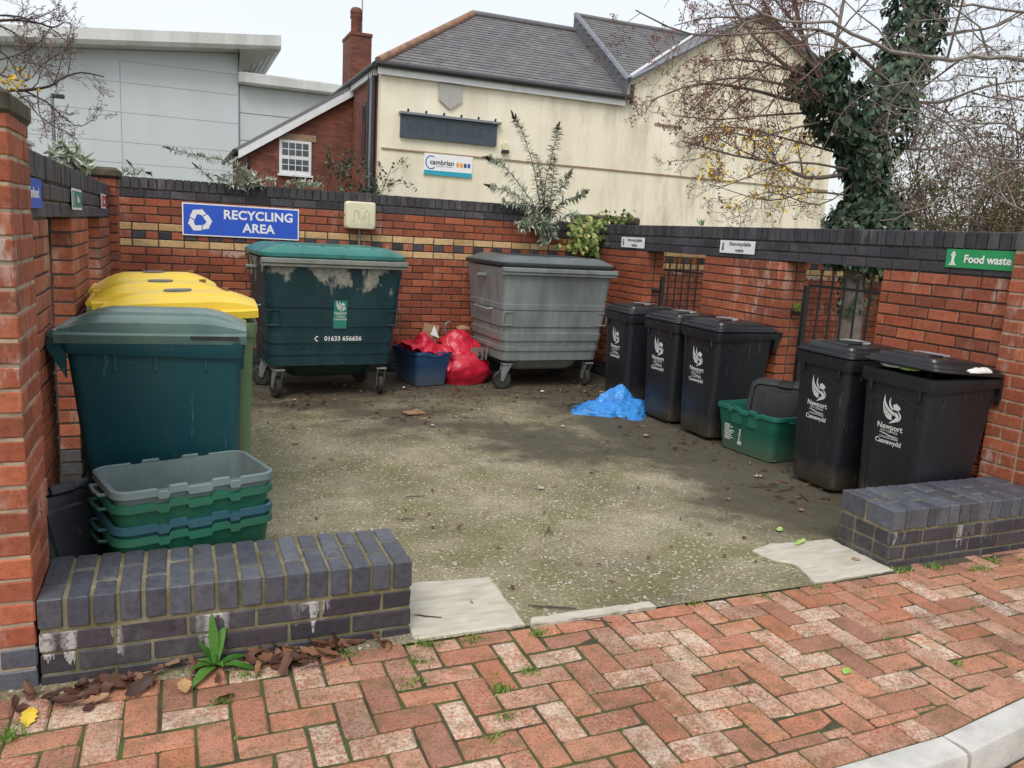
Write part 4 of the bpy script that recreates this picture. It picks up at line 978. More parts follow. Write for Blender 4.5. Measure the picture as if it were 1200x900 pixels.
def cloth(name, f, nu, nv, mat, parent, amp, seed, th=.004):
    g = [[Vector(f(i/nu, j/nv)) for i in range(nu+1)] for j in range(nv+1)]; vs = []
    for j in range(nv+1):
        for i in range(nu+1):
            n_ = (g[j][min(i+1, nu)]-g[j][max(i-1, 0)]).cross(g[min(j+1, nv)][i]-g[max(j-1, 0)][i])
            if n_.length > 1e-9: n_.normalize()
            q = g[j][i]*7+Vector((seed, 0, 0)); d_ = (1-abs(noise.noise(q))*2.6)*.6+(1-abs(noise.noise(q*2.3))*2.4)*.35+noise.noise(q*5)*.12
            vs.append(tuple(g[j][i]+n_*d_*amp))
    mb = MB(); mb.add(vs, [(j*(nu+1)+i, j*(nu+1)+i+1, (j+1)*(nu+1)+i+1, (j+1)*(nu+1)+i) for j in range(nv) for i in range(nu)]); o = mb.build(name, mat, parent, smooth=30)
    so = o.modifiers.new('thickness', 'SOLIDIFY'); so.thickness = th; return o
def flap_f(u, v):
    x = -.25+.46*u; a_ = v*2-1
    top = .50+.05*math.sin(u*3.1)-.10*(u-.45)**2*4
    if a_ < 0: y = .03+.20*abs(a_); z = top-.20*abs(a_)**1.6
    else:
        lift = max(0, (u-.55)/.45); y = .03-.25*a_*(1-.25*lift); z = top-(.285-.15*lift)*a_**1.3
    return (x*(1+.10*abs(a_)), y, z)
cloth('flap', flap_f, 48, 48, 'redbag', R1, .026, 3)
MB().tube([(-.10, .16, .46), (-.12, .17, .53), (-.105, .17, .585), (-.07, .17, .60), (-.05, .17, .58)], .012, 6).build('carry_strap', 'conduit', R1, smooth=60)
crumple('crumpled_paper', 'scrap of tan card on top of the red woven sack', 'rubbish', (2.74, 7.88, .54), .07, .05, .035, 'cardboard', 4, .4, 14, 9)
crumple('mouth_shade', 'dark lump standing in for shade in the mouth of the red sack', 'rubbish', (2.85, 7.68, .285), .09, .08, .05, 'darkstuff', 6, .5, 20, 12)  # dark lump added so the sack's open mouth reads as shaded inside
for k, (dx, a_) in enumerate(((.02, .5), (.08, .2), (.13, -.1))):
    o = MB().box(-.006, .006, -.05, .05, 0, .13, c=.002).build('packaging_strip', 'conduit', None, loc=(2.77+dx, 7.63, .25)); o.rotation_euler = (rad(-12), rad(10), a_); tag(o, 'grey packaging strip standing in the mouth of the red sack', 'rubbish', 'grey packaging strips in the red sack')
R2 = thing('woven_bag', 'red woven bag crammed into the blue recycling box', 'bag', (2.27, 7.80, .27), rad(12))
o = crumple('bag_body', None, None, (0, 0, .045), .18, .24, .07, 'redbag', 21, .28, 44, 24, R2, flat=.9)
def drape_f(u, v):
    x = -.24+.46*u; y = -.29+.50*v; pk = math.exp(-((u-.42)**2/.03+(v-.30)**2/.06))*.17; lip = -.05*max(0, 1-v/.12)
    return (x, y-.02*pk, .10+pk+lip+.05*math.exp(-((u-.05)**2/.02))*(1-v)+.02*math.sin(u*9+v*4))
cloth('flap', drape_f, 48, 48, 'redbag', R2, .030, 8)
o = MB().box(-.004, .004, -.08, .08, 0, .21, c=.001).build('cardboard_sheet', 'cardboard', None, loc=(2.31, 7.72, .40)); o.rotation_euler = (rad(8), rad(18), rad(60)); tag(o, 'brown cardboard sheet standing out of the blue box', 'cardboard')
o = MB().prism([(-.05, 0), (.05, -.02), (-.01, .10)], .003).build('torn_card', 'paper', None, loc=(2.37, 7.66, .50)); o.rotation_euler = (rad(-20), rad(10), rad(10)); tag(o, 'torn white card corner above the blue box', 'cardboard')
# blue bag lying flat on the floor
def flat_bag():
    B = thing('woven_bag', 'bright blue woven bag collapsed on the yard floor before the black bins', 'bag', (3.62, 6.24, 0), rad(-18)); B.scale = (1.08, 1.04, .76)
    r = random.Random(12)
    def facets(n, sz, c):
        out = []
        for _ in range(n):
            v = Vector((r.gauss(0, 1), r.gauss(0, 1), abs(r.gauss(0, .8))+.1)); v = Vector((v.x/sz[0], v.y/sz[1], v.z/sz[2])).normalized()
            out.append((v, math.sqrt((v.x*sz[0])**2+(v.y*sz[1])**2+(v.z*sz[2])**2)*r.uniform(.82, 1.0)))
        return out, Vector(c)
    lumps = [facets(16, (.23, .20, .225), (.06, .05, 0)), facets(15, (.25, .21, .13), (-.05, -.02, 0)), facets(12, (.17, .20, .17), (.14, -.04, 0))]
    n, m_ = 84, 40; rings = []
    for j in range(m_+1):
        ph = math.pi/2*(1-j/m_); ring = []
        for i in range(n):
            th = 2*math.pi*i/n; d = Vector((math.cos(ph)*math.cos(th), math.cos(ph)*math.sin(th), math.sin(ph))); R_b = .05
            for fs, c in lumps:     # union of faceted lumps, marched along the ray
                t = .75
                lo_, hi_ = 0, .6
                inside = lambda q: all((q-c).dot(nv) <= h_ for nv, h_ in fs)
                k = .6
                while k > .02 and not inside(d*k): k -= .012
                R_b = max(R_b, k)
            q = d*R_b; cr1 = 1-abs(noise.noise(q*11+Vector((3, 1, 0))))*2.6; cr2 = 1-abs(noise.noise(q*24+Vector((0, 5, 2))))*2.4
            q = q+d*(cr1*.016+cr2*.007)
            ring.append((q.x, q.y, max(.002, q.z)))
        rings.append(ring)
    mb = MB(); mb.loft(list(reversed(rings)), True, True); mb.build('bag_sheet', 'bluebag', B, smooth=22)
    MB().tube([(-.26, -.05, .03), (-.33, -.02, .045), (-.36, .04, .04), (-.31, .08, .05), (-.24, .07, .06)], .008, 6).build('carry_strap', 'darkrim', B, smooth=60)
flat_bag()

# ================================================================== BUILDINGS BEHIND
def render_mat():
    m, nt, b = newmat('cream render'); P = pos(nt); X, Y, Z = sep(nt, P)
    c = ramp(nt, noise_n(nt, P, .5, 6), [(.3, lin(224, 215, 190)), (.7, lin(241, 234, 213))])
    s1 = math_n(nt, 'MULTIPLY', ramp(nt, noise_n(nt, mapping(nt, P, (1.1, 1, .22)), 1.6, 9, .72), [(.46, 0), (.72, .75)]), ramp(nt, noise_n(nt, P, .45, 5, .6), [(.32, .3), (.56, 1)]))
    zf = nd(nt, 'ShaderNodeMapRange'); nt.links.new(X, zf.inputs[0]); setv(zf, 1, 9); setv(zf, 2, 14); setv(zf, 3, .35); setv(zf, 4, 1)
    c = mixc(nt, math_n(nt, 'MULTIPLY', s1, zf.outputs[0]), c, lin(132, 122, 94))
    ck = ramp(nt, noise_n(nt, mapping(nt, P, (1, 1, 1), (4, 0, 2)), 2.2, 8, .7), [(.665, 0), (.69, .8)])
    cf = nd(nt, 'ShaderNodeMapRange'); nt.links.new(X, cf.inputs[0]); setv(cf, 1, 7.5); setv(cf, 2, 5.2); setv(cf, 3, .0); setv(cf, 4, 1)
    c = mixc(nt, math_n(nt, 'MULTIPLY', ck, cf.outputs[0]), c, lin(140, 134, 118))
    nt.links.new(c, b.inputs['Base Color']); setv(b, 'Roughness', .9); bump_n(nt, b, noise_n(nt, P, 14, 6), .4, .02)
    return m
M['render'] = render_mat()
def housebrick():
    m, nt, b = newmat('old house brick'); P = pos(nt); X, Y, Z = sep(nt, P)
    cb = nd(nt, 'ShaderNodeCombineXYZ'); nt.links.new(math_n(nt, 'ADD', X, Y), cb.inputs[0]); nt.links.new(Z, cb.inputs[1])
    t = nd(nt, 'ShaderNodeTexBrick'); nt.links.new(cb.outputs[0], t.inputs['Vector']); setv(t, 'Scale', 1); setv(t, 'Brick Width', .225); setv(t, 'Row Height', .075); setv(t, 'Mortar Size', .008)
    setv(t, 'Color1', (*lin(136, 74, 56), 1)); setv(t, 'Color2', (*lin(98, 54, 44), 1)); setv(t, 'Mortar', (*lin(92, 74, 64), 1))
    c = mixc(nt, .7, t.outputs[0], ramp(nt, noise_n(nt, P, 1.5, 7, .7), [(.3, .55), (.65, 1.25)]), 'MULTIPLY')
    nt.links.new(c, b.inputs['Base Color']); setv(b, 'Roughness', .85); bump_n(nt, b, t.outputs['Fac'], -.4, .01); return m
M['housebrick'] = housebrick()
M['slate'] = brick_mat('roof slate', [lin(104, 104, 108), lin(120, 120, 122), lin(112, 110, 112), lin(128, 126, 126)], eff=.3, eff_scale=1.2, mort_smear=lin(140, 138, 126), dark=.3, rough=.6)
M['ridge'] = plain('terracotta ridge tile', lin(150, 112, 90), .85, .3, 6, .4, 40, dirt=lin(90, 84, 70), damt=.6)
M['lead'] = plain('lead flashing', lin(120, 124, 134), .5, .15, 5, .1, 40)
M['wood'] = plain('white painted timber', lin(222, 224, 226), .5, .06, 6, .05, 60, dirt=lin(170, 170, 164), damt=.35)
M['gutter'] = plain('black gutter', (.02, .02, .022), .45, .2, 8, .1)
M['glass'] = plain('dark window glass', lin(58, 66, 74), .08, .3, 2, 0, spec=.8)
M['lintel'] = plain('stone lintel', lin(150, 128, 106), .9, .2, 10, .3)
M['darkboard'] = plain('slate blue board', lin(62, 74, 82), .6, .1, 6, .1, 60, dirt=lin(80, 90, 94), damt=.3)
M['ghost'] = plain('faded letters', lin(57, 68, 76), .65, .1, 10, 0)
M['shield'] = plain('grey wooden shield', lin(172, 170, 164), .8, .1, 8, .3, 60, stretch=(6, 1, 1))
M['turq'] = plain('turquoise print', lin(38, 158, 182), .5, .04, 5, 0)
M['navy'] = plain('navy print', lin(52, 66, 92), .5, .04, 5, 0); M['orange'] = plain('orange print', lin(232, 152, 60), .5, .04, 5, 0)
M['panel'] = plain('pale grey cladding', lin(190, 196, 200), .55, .05, .35, 0, dirt=lin(176, 180, 180), damt=.5, dscale=.3, stretch=(1, 1, .25))
M['fascia'] = plain('weathered white fascia', lin(206, 208, 206), .6, .06, .6, 0, dirt=lin(150, 150, 140), damt=.6, dscale=.5, stretch=(1, 1, .2))
M['soffit'] = plain('grey soffit', lin(168, 166, 162), .7, .1, .8, 0, dirt=lin(120, 116, 108), damt=.5, dscale=.7)

def slates(parent, O, U, V, w_rows, lu, lv, clip, sw=.26, sh=.19):
    """courses of slates on the plane O + u U + v V (V runs up the slope); clip(u,v) keeps those inside"""
    N = U.cross(V).normalized(); mb = MB(); r = 0; v = 0
    while v < lv:
        u = -(r % 2)*sw/2
        while u < lu:
            if clip(u+sw/2, v+sh/2):
                j = random.uniform(0, .004)
                a_ = O+U*(u+.004)+V*(v-.02)+N*(.022+j); b_ = O+U*(u+sw-.004)+V*(v-.02)+N*(.022+j); c_ = O+U*(u+sw-.004)+V*(v+sh)+N*.004; d_ = O+U*(u+.004)+V*(v+sh)+N*.004
                a2, b2 = a_-N*.018, b_-N*.018
                mb.add([a_, b_, c_, d_, a2, b2], [(0, 1, 2, 3), (4, 5, 1, 0), (4, 0, 3), (5, 2, 1)])
            u += sw
        v += sh; r += 1
    return mb.build('slates', 'slate', parent, kind='stuff')
def quadobj(name, pts, mat, parent, thick=.05):
    p = [Vector(q) for q in pts]; n = (p[1]-p[0]).cross(p[2]-p[0]).normalized(); k = len(p)
    mb = MB(); mb.add([*p, *[q-n*thick for q in p]], [tuple(range(k)), tuple(reversed(range(k, 2*k)))]+[(i, k+i, k+(i+1) % k, (i+1) % k) for i in range(k)])
    return mb.build(name, mat, parent)
CB = thing('rendered_building', 'cream rendered two storey building with slate hipped roof and chimney', 'building', (9, 24, 0))
CB.location = (0, 0, 0)
y0, xl, xm_, xr = 22.0, 5.06, 12.42, 20.55; ez = 5.72; ry = 25.65; rz_ = 8.28; dy = 29.3
MB().box(xl, xm_, y0, dy, -.1, ez).build('wall', 'render', CB)
# brick return wall, set a little proud so that it covers the rendered box
MB().box(xl-.03, xl-.002, y0+.30, dy, -.1, ez-.01).build('side_wall', 'housebrick', CB)
mb = MB(); ap = 16.95
mb.add([(xm_+.002, y0, -.1), (xr, y0, -.1), (xr, y0, 6.78), (ap, y0, 8.74), (xm_+.002, y0, 6.22)], [(0, 1, 2, 3, 4)])
mb.add([(xm_+.002, y0+.3, -.1), (xr, y0+.3, -.1), (xr, y0+.3, 6.78), (ap, y0+.3, 8.74), (xm_+.002, y0+.3, 6.22)], [(4, 3, 2, 1, 0)])
mb.build('gable_wall', 'render', CB)
MB().box(xr-.3, xr, y0+.3, dy, -.1, 6.7).build('side_wall', 'render', CB)
# string course and blocked window outline
MB().box(xl+.05, xr, y0-.035, y0-.001, 3.60, 3.64).build('string_course', 'lintel', CB)
MB().box(13.5, 14.5, y0-.02, y0-.001, 5.05, 5.12).build('sill', 'lintel', CB)
# roofs
ap1 = 8.80
A_, B_, C_, D_ = Vector((xl-.12, y0-.15, ez+.02)), Vector((xm_, y0-.15, ez+.02)), Vector((xm_, ry, rz_)), Vector((ap1, ry, rz_))
rf = quadobj('roof', [A_, B_, C_, D_], 'slate', CB, .12)
quadobj('roof_hip', [Vector((xl-.12, dy, ez+.02)), A_, D_], 'slate', rf, .12); quadobj('roof_back', [Vector((xm_, dy, ez)), Vector((xl-.12, dy, ez)), D_, C_], 'slate', rf, .12)
U = Vector((1, 0, 0)); V = (C_-B_).normalized(); LV = (C_-B_).length; hipu = ap1-xl+.12
slates(rf, A_, U, V, 0, xm_-xl+.10, LV, lambda u, v: u > hipu*v/LV and u < xm_-xl+.12)
MB().tube([A_+Vector((0, 0, .05)), D_+Vector((0, 0, .05))], .11, 8).build('hip_tiles', 'ridge', rf, smooth=50)
MB().tube([D_+Vector((0, 0, .05)), C_+Vector((0, 0, .05))], .10, 8).build('ridge_tiles', 'slate', rf, smooth=50)
E0, E1, E2 = Vector((xm_+.02, y0-.12, 6.16)), Vector((xm_+.02, 25.75, 8.80)), Vector((17.1, 25.75, 8.80))
r2 = quadobj('upper_roof', [E0, E2, E1], 'slate', CB, .1)
V2 = (E1-E0).normalized(); L2 = (E1-E0).length; slates(r2, E0, U, V2, 0, 4.7, L2, lambda u, v: u < 4.66*v/L2)
quadobj('verge', [E0+Vector((-.02, 0, .06)), E1+Vector((-.02, 0, .06)), E1+Vector((-.02, 0, -.42)), E0+Vector((-.02, 0, -.42))], 'soffitdark', r2, .08) if 'soffitdark' in M else None
M['soffitdark'] = plain('slate hung verge', lin(96, 98, 102), .7, .3, 8, .3, 30)
quadobj('verge', [E0+Vector((-.03, 0, .02)), E0+Vector((-.03, 0, -.45)), E1+Vector((-.03, 0, -.45)), E1+Vector((-.03, 0, .02))], 'soffitdark', r2, .05)
MB().tube([E0+Vector((-.02, 0, .06)), E1+Vector((-.02, 0, .06))], .085, 6).build('verge_capping', 'lead', r2)
MB().tube([E1+Vector((0, 0, .04)), E2+Vector((0, 0, .04))], .08, 8).build('ridge_tiles', 'slate', r2, smooth=50)
G0, G1, G2 = Vector((xm_+.02, y0-.22, 6.24)), Vector((ap, y0-.22, 8.80)), Vector((17.1, 25.75, 8.80))
quadobj('gable_roof', [G0, G1, G2], 'slate', r2, .06); quadobj('gable_roof', [G1, Vector((xr+.2, y0-.22, 6.70)), Vector((xr+.2, dy, 6.70)), Vector((ap, dy, 8.80))], 'slate', r2, .08)
MB().tube([G0+Vector((0, .05, .08)), G2+Vector((0, 0, .06))], .05, 6).build('valley_flashing', 'wood', r2)
MB().tube([G0, G1], .07, 6).build('gable_capping', 'lead', r2); MB().tube([G1, Vector((xr+.2, y0-.22, 6.70))], .07, 6).build('gable_capping', 'lead', r2)
# fascia, gutters, downpipes
MB().box(xl-.1, xm_-.05, y0-.14, y0-.02, ez-.24, ez-.02).build('fascia', 'wood', CB)
MB().tube([(xl-.2, y0-.22, ez-.01), (xm_+.1, y0-.22, ez-.01)], .075, 8).build('gutter', 'gutter', CB, smooth=50)
MB().tube([(xl-.18, y0-.1, ez), (xl-.18, dy, ez)], .075, 8).build('gutter', 'gutter', CB, smooth=50)
MB().box(xl-.14, xl-.04, y0+.3, dy, ez-.22, ez-.03).build('fascia', 'wood', CB)
for yy, mt in ((22.38, 'gutter'), (22.62, 'lead'), (22.9, 'gutter')): MB().tube([(xl-.10, yy, 0), (xl-.10, yy, ez-.1)], .06, 8).build('downpipe', mt, CB, smooth=50)
MB().tube([(xm_+.15, y0-.12, 6.1), (xm_+.15, y0-.12, 5.55)], .06, 8).build('downpipe', 'gutter', CB, smooth=50)
wd = MB().box(xl-.05, xl-.031, 23.6, 24.1, 3.3, 5.0).build('window', 'gutter', CB); MB().box(xl-.056, xl-.051, 23.66, 24.04, 3.36, 4.94).build('pane', 'glass', wd)
# chimney
ch = MB().box(5.02, 5.66, 26.0, 27.3, 4.5, 7.25).build('chimney', 'housebrick', CB)
MB().box(5.00, 5.68, 25.97, 27.33, 7.251, 7.34).build('chimney_cap', 'housebrick', ch)
MB().lathe([(.16, 0), (.16, .42), (.19, .46), (.19, .52), (.17, .54), (.19, .6), (.19, .66), (.15, .74), (.12, .76)], 14, Matrix.Translation((5.25, 26.4, 7.36))).build('chimney_pot', 'housebrick', ch, smooth=40)
mb = MB(); q = Vector((5.45, 26.5, 7.3)); mb.tube([q, q+Vector((0, 0, 1.5))], .018, 5); mb.tube([q+Vector((-.55, 0, 1.35)), q+Vector((.5, 0, 1.35))], .012, 4)
for k in range(6): mb.tube([q+Vector((-.5+.18*k, -.02, 1.15)), q+Vector((-.5+.18*k, .02, 1.55))], .009, 4)
mb.build('aerial', 'lead', ch)
# things on the facade
sh = MB().prism([(-.33, .32), (.33, .32), (.33, -.10), (0, -.33), (-.33, -.10)], .06).build('shield_plaque', 'shield', None, loc=(6.97, y0-.065, 5.13)); tag(sh, 'blank grey shield plaque high on the cream wall', 'plaque')
S = thing('pub_board', 'long faded slate blue board with ghost lettering on the cream wall', 'sign', (6.98, y0-.10, 4.255))
MB().box(-1.38, 1.38, 0, .095, -.30, .29).build('board', 'darkboard', S); put_text('WHITE HART', .40, 'ghost', S, 0, -.004, 0, bold=.01, spacing=1.05)
MB().box(-1.42, 1.48, -.08, .095, .291, .35).build('light_trough', 'lead', S)
for k in range(6): MB().tube([(-1.2+.5*k, -.02, .35), (-1.2+.5*k, -.06, .42)], .03, 6).build('lamp_fitting', 'gutter', S)
S = thing('company_sign', 'white company sign with turquoise strip below the long dark board', 'sign', (6.995, y0-.05, 3.315))
MB().box(-.70, .70, 0, .045, -.285, .285).build('board', 'white', S); MB().box(-.698, .698, -.004, -.001, -.283, -.16).build('strip', 'turq', S)
put_text('cambrian', .19, 'navy', S, -.19, -.005, .06, bold=.02); 
mb = MB(); ribbon(mb, [(-.50+.15*math.cos(t), .05+.17*math.sin(t)) for t in np.linspace(rad(50), rad(320), 12)], [.01]+[.03]*10+[.01], -.003); mb.build('emblem', 'signblue', S)
for k, mt in enumerate(('orange', 'orange', 'navy', 'signblue')): MB().box(.225+.11*k, .305+.11*k, -.004, -.001, -.02, .09).build('icon', mt, S)
for k in range(3): MB().box(-.35, .12, -.004, -.001, -.045-.001*k, -.035).build('print_line', 'signgrey', S) if k == 0 else None
L_ = thing('wall_lamp', 'small bulkhead lamp on the cream wall', 'lamp', (8.645, y0, 3.94)); MB().loft([[(x, -.01, z) for x, z, _ in rrect(.22, .28, .06, 0, 3)], [(x, -.12, z) for x, z, _ in rrect(.18, .24, .06, 0, 3)]]).build('lens', 'cream_plastic', L_); MB().box(-.10, .10, -.14, -.0, -.145, -.06).build('base', 'gutter', L_)
# lean-to brick house
LH = thing('brick_house', 'red brick lean-to house with white bargeboard and sash window', 'house', (0, 0, 0)); hy = 25.6
zl, zr = 3.55, 5.52; xa_, xb_ = 1.93, 5.02
mb = MB(); mb.prism([(xa_, -.1), (xb_, -.1), (xb_, zr), (xa_, zl)], 6, Matrix.Translation((0, hy, 0))); mb.build('wall', 'housebrick', LH)
sl = (zr-zl)/(xb_-xa_)
quadobj('roof', [(xa_-.3, hy-.2, zl-.3*sl+.2), (xb_, hy-.2, zr+.2), (xb_, hy+6, zr+.2), (xa_-.3, hy+6, zl-.3*sl+.2)], 'slate', LH, .08)
quadobj('bargeboard', [(xa_-.22, hy-.19, zl-.22*sl-.14), (xb_, hy-.19, zr-.14), (xb_, hy-.19, zr+.12), (xa_-.22, hy-.19, zl-.22*sl+.12)], 'wood', LH, .03)
MB().tube([(xa_-.33, hy-.2, zl-.3*sl+.12), (xa_-.33, hy+6, zl-.3*sl+.12)], .06, 8).build('gutter', 'gutter', LH); MB().tube([(xa_+.03, hy-.07, 0), (xa_+.03, hy-.07, zl-.2)], .05, 8).build('downpipe', 'gutter', LH)
MB().box(2.84, 3.95, hy-.03, hy-.001, 3.94, 4.13).build('lintel', 'lintel', LH)
wx0, wx1, wz0, wz1 = 2.875, 3.81, 2.95, 3.935
wd = MB().box(wx0, wx1, hy-.035, hy-.0015, wz0, wz1).build('window', 'wood', LH)
nxp, rows = 4, [(wz0+.10, (wz0+wz1)/2-.04), ((wz0+wz1)/2+.04, wz1-.06)]
for z_a, z_b in rows:
    for i in range(4):
        for j in range(2):
            a0 = wx0+.07+(wx1-wx0-.14)*i/4+.012; a1 = wx0+.07+(wx1-wx0-.14)*(i+1)/4-.012; c0 = z_a+(z_b-z_a)*j/2+.012; c1 = z_a+(z_b-z_a)*(j+1)/2-.012
            MB().box(a0, a1, hy-.037, hy-.0355, c0, c1).build('pane', 'glass', wd)
MB().box(wx0-.05, wx1+.05, hy-.10, hy-.036, wz0-.06, wz0).build('sill', 'wood', wd)
# warehouse
WH = thing('warehouse', 'pale grey clad warehouse with overhanging roof edge', 'building', (0, 0, 0)); wy = 50.0
fb = lambda x: 10.50+.1*(x+5.75)-.77
mb = MB(); mb.prism([(-40, -.1), (3.40, -.1), (3.40, fb(3.4)), (-40, fb(-40))], 45, Matrix.Translation((0, wy+.035, 0))); mb.build('core', 'panel', WH)
cols = [-40, -33.2, -27, -20.9, -14.8, -8.7, -2.62, 3.38]; 
for a0, a1 in zip(cols, cols[1:]):
    z = 0; k = 0
    while z < 11.2:
        h_ = 1.55 if k % 3 else 1.1; t0, t1 = min(z+h_, fb(a0)), min(z+h_, fb(a1))
        if t0 > z+.05: mb = MB(); mb.prism([(a0+.022, z+.012), (a1-.022, z+.012), (a1-.022, t1-.012), (a0+.022, t0-.012)], .03, Matrix.Translation((0, wy, 0))); mb.build('cladding_panel', 'panel', WH)
        z += h_; k += 1
# low wing
MB().box(3.42, 14.5, wy+.3, 95, -.1, 9.0).build('core', 'panel', WH)
for k in range(6): MB().box(3.45, 14.4, wy+.18, wy+.29, .02+1.5*k, 1.5*(k+1)-.02).build('cladding_panel', 'panel', WH)
MB().box(3.36, 14.6, wy-.6, 95, 9.005, 9.62, c=.08).build('fascia', 'fascia', WH)
for k, x in enumerate((-40, )):
    sl_ = .1
    mb = MB(); mb.loft([[(x_, yy, 10.50+sl_*(x_+5.75)+dz) for yy, dz in ((wy-1.4, 0), (wy-1.4, -.55), (wy-1.25, -.75), (95, -.75), (95, .3))] for x_ in (-40, -20, -5.75, 3.3, 5.55)]); mb.build('roof_edge', 'fascia', WH)
zt = 10.50+.1*(5.55+5.75)
def tri(pts, mat): 
    p = [Vector(q) for q in pts]; mb = MB(); mb.add(p, [tuple(range(len(p)))]); return mb.build('soffit', mat, WH)
fw0, fw1 = (3.40, wy, 9.60), (3.40, 95, 9.60); cz = zt-.72
tri([fw0, fw1, (5.5, 95, cz), (5.5, wy-1.3, cz)], 'soffit'); tri([fw0, (5.5, wy-1.3, cz), (3.40, wy-1.3, cz-.18)], 'soffit')
for k in range(1, 6): MB().tube([(3.40+.35*k, wy-.2*k, 9.60+(cz-9.60)*k/6), (3.40+.35*k, 80, 9.60+(cz-9.60)*k/6)], .025, 4).build('soffit_joint', 'soffitdark', WH)
# lamp post far behind
LP = thing('lamp_post', 'thin grey lamp post in front of the pale warehouse', 'lamp post', (-3.52, 30, 0)); MB().tube([(0, 0, 0), (0, 0, 3), (0, 0, 5.0)], [.07, .06, .05], 8).build('pole', 'lead', LP, smooth=50); MB().box(-.02, .35, -.06, .06, 4.95, 5.08, c=.02).build('lamp_head', 'gutter', LP)
MB().tube([(0, 0, 4.9), (.1, 0, 5.02)], .02, 6).build('bracket', 'gutter', LP)
# pale roof of a store behind the side wall
ST = thing('store_roof', 'pale sheet roof edge showing above the side wall', 'shed', (-3.1, 16, 0)); MB().box(-1, .06, -4.5, 6, 0, 2.90).build('wall', 'panel', ST); quadobj('roof', [(-1.1, -4.6, 2.99), (.12, -4.6, 2.99), (.12, 6.1, 2.99), (-1.1, 6.1, 2.99)], 'fascia', ST, .07)

# ================================================================== PLANTS
def at(u, v, y):
    """point on the plane Y=y; used only to read measured positions off the survey of the place"""
    d = RT*((u-600)/F_PX)-UP*((v-450)/F_PX)+fw; return CAMP+d*(y/d.y)
class Leaves:
    def __init__(s): s.v = []; s.f = []
    def leaf(s, p, d, n, L, w, fold=.25):
        d = d.normalized(); n = n-d*n.dot(d)
        if n.length < 1e-4: n = d.orthogonal()
        n.normalize(); sdir = d.cross(n); o = len(s.v)
        m_ = p+d*L*.45
        s.v += [tuple(p), tuple(m_+sdir*w/2+n*fold*w), tuple(p+d*L-n*L*.08), tuple(m_-sdir*w/2+n*fold*w), tuple(m_)]
        s.f += [(o, o+4, o+1), (o+1, o+4, o+2), (o+2, o+4, o+3), (o+3, o+4, o)]
    def build(s, name, mat, parent=None, kind=None):
        me = bpy.data.meshes.new(name); me.from_pydata(s.v, [], s.f); me.update(); o = link(name, me, mat, parent)
        if kind: o['kind'] = kind
        return o
def rv(k=1): return Vector((random.gauss(0, k), random.gauss(0, k), random.gauss(0, k)))
def smooth_path(pts, n=4):
    P = [Vector(p) for p in pts]; out = []
    for i in range(len(P)-1):
        p0, p1, p2, p3 = P[max(i-1, 0)], P[i], P[i+1], P[min(i+2, len(P)-1)]
        for k in range(n):
            t = k/n; out.append(.5*((2*p1)+(p2-p0)*t+(2*p0-5*p1+4*p2-p3)*t*t+(3*p1-p0-3*p2+p3)*t**3))
    return out+[P[-1]]
def grow(mbs, path, r0, r1, lvl, maxl, tips, kids=6, spread=.9, upb=.15, lenk=.55, flat=1.0, wig=.16):
    """tube along path, then side shoots; mbs[lvl] collects geometry per order"""
    n = len(path); rr = [r0+(r1-r0)*i/(n-1) for i in range(n)]
    mbs[min(lvl, len(mbs)-1)].tube(path, rr, 6 if r0 > .02 else (4 if r0 > .006 else 3), cap=False)
    L = sum((path[i+1]-path[i]).length for i in range(n-1))
    if lvl >= maxl: tips.append((path[-1], (path[-1]-path[-2]).normalized(), path)); return
    for k in range(kids):
        t = .22+.76*(k+random.random())/kids; i = min(n-2, int(t*(n-1))); p = path[i].lerp(path[i+1], t*(n-1)-i); tg = (path[i+1]-path[i]).normalized()
        side = rv(); side -= tg*side.dot(tg); side.normalize(); side.y *= flat
        d = (tg*(1-spread*.5)+side*spread+Vector((0, 0, upb))).normalized()
        l = L*lenk*(1.15-.65*t)*random.uniform(.6, 1.2); m_ = 5 if lvl < maxl-1 else 4; q = [p]; dd = d
        for j in range(m_):
            dd = (dd+rv(wig)+Vector((0, 0, upb*.3))).normalized(); q.append(q[-1]+dd*l/m_)
        rb = rr[i]*random.uniform(.42, .6); grow(mbs, q, max(rb, .0022), max(rb*.35, .0016), lvl+1, maxl, tips, max(3, kids-1), spread, upb, lenk, flat, wig)

# --- ivy-clad tree behind the gated wall
random.seed(21)
T1 = thing('ivy_tree', 'bare tree with ivy smothered trunk behind the gated wall', 'tree', (0, 0, 0))
YT = 7.0
trunk = smooth_path([Vector((7.05, 7.0, -.1)), at(996, 380, YT), at(1000, 330, YT), at(1016, 262, YT), at(1015, 205, YT), at(1008, 165, YT)])
left = smooth_path([at(1008, 172, YT), at(990, 140, YT), at(968, 105, YT-.1), at(958, 78, YT-.15)])
right = smooth_path([at(1010, 178, YT), at(1030, 130, YT+.1), at(1058, 75, YT+.15), at(1076, 10, YT+.2), at(1085, -70, YT+.2), at(1092, -150, YT+.3)])
mb = MB(); mb.tube(trunk, [.14-.03*i/(len(trunk)-1) for i in range(len(trunk))], 12); mb.build('trunk', 'bark', T1, smooth=60)
MB().tube(left, [.10-.092*i/(len(left)-1) for i in range(len(left))], 10).build('limb', 'bark', T1, smooth=60)
MB().tube(right, [.11-.06*i/(len(right)-1) for i in range(len(right))], 10).build('limb', 'bark', T1, smooth=60)
lv = Leaves()
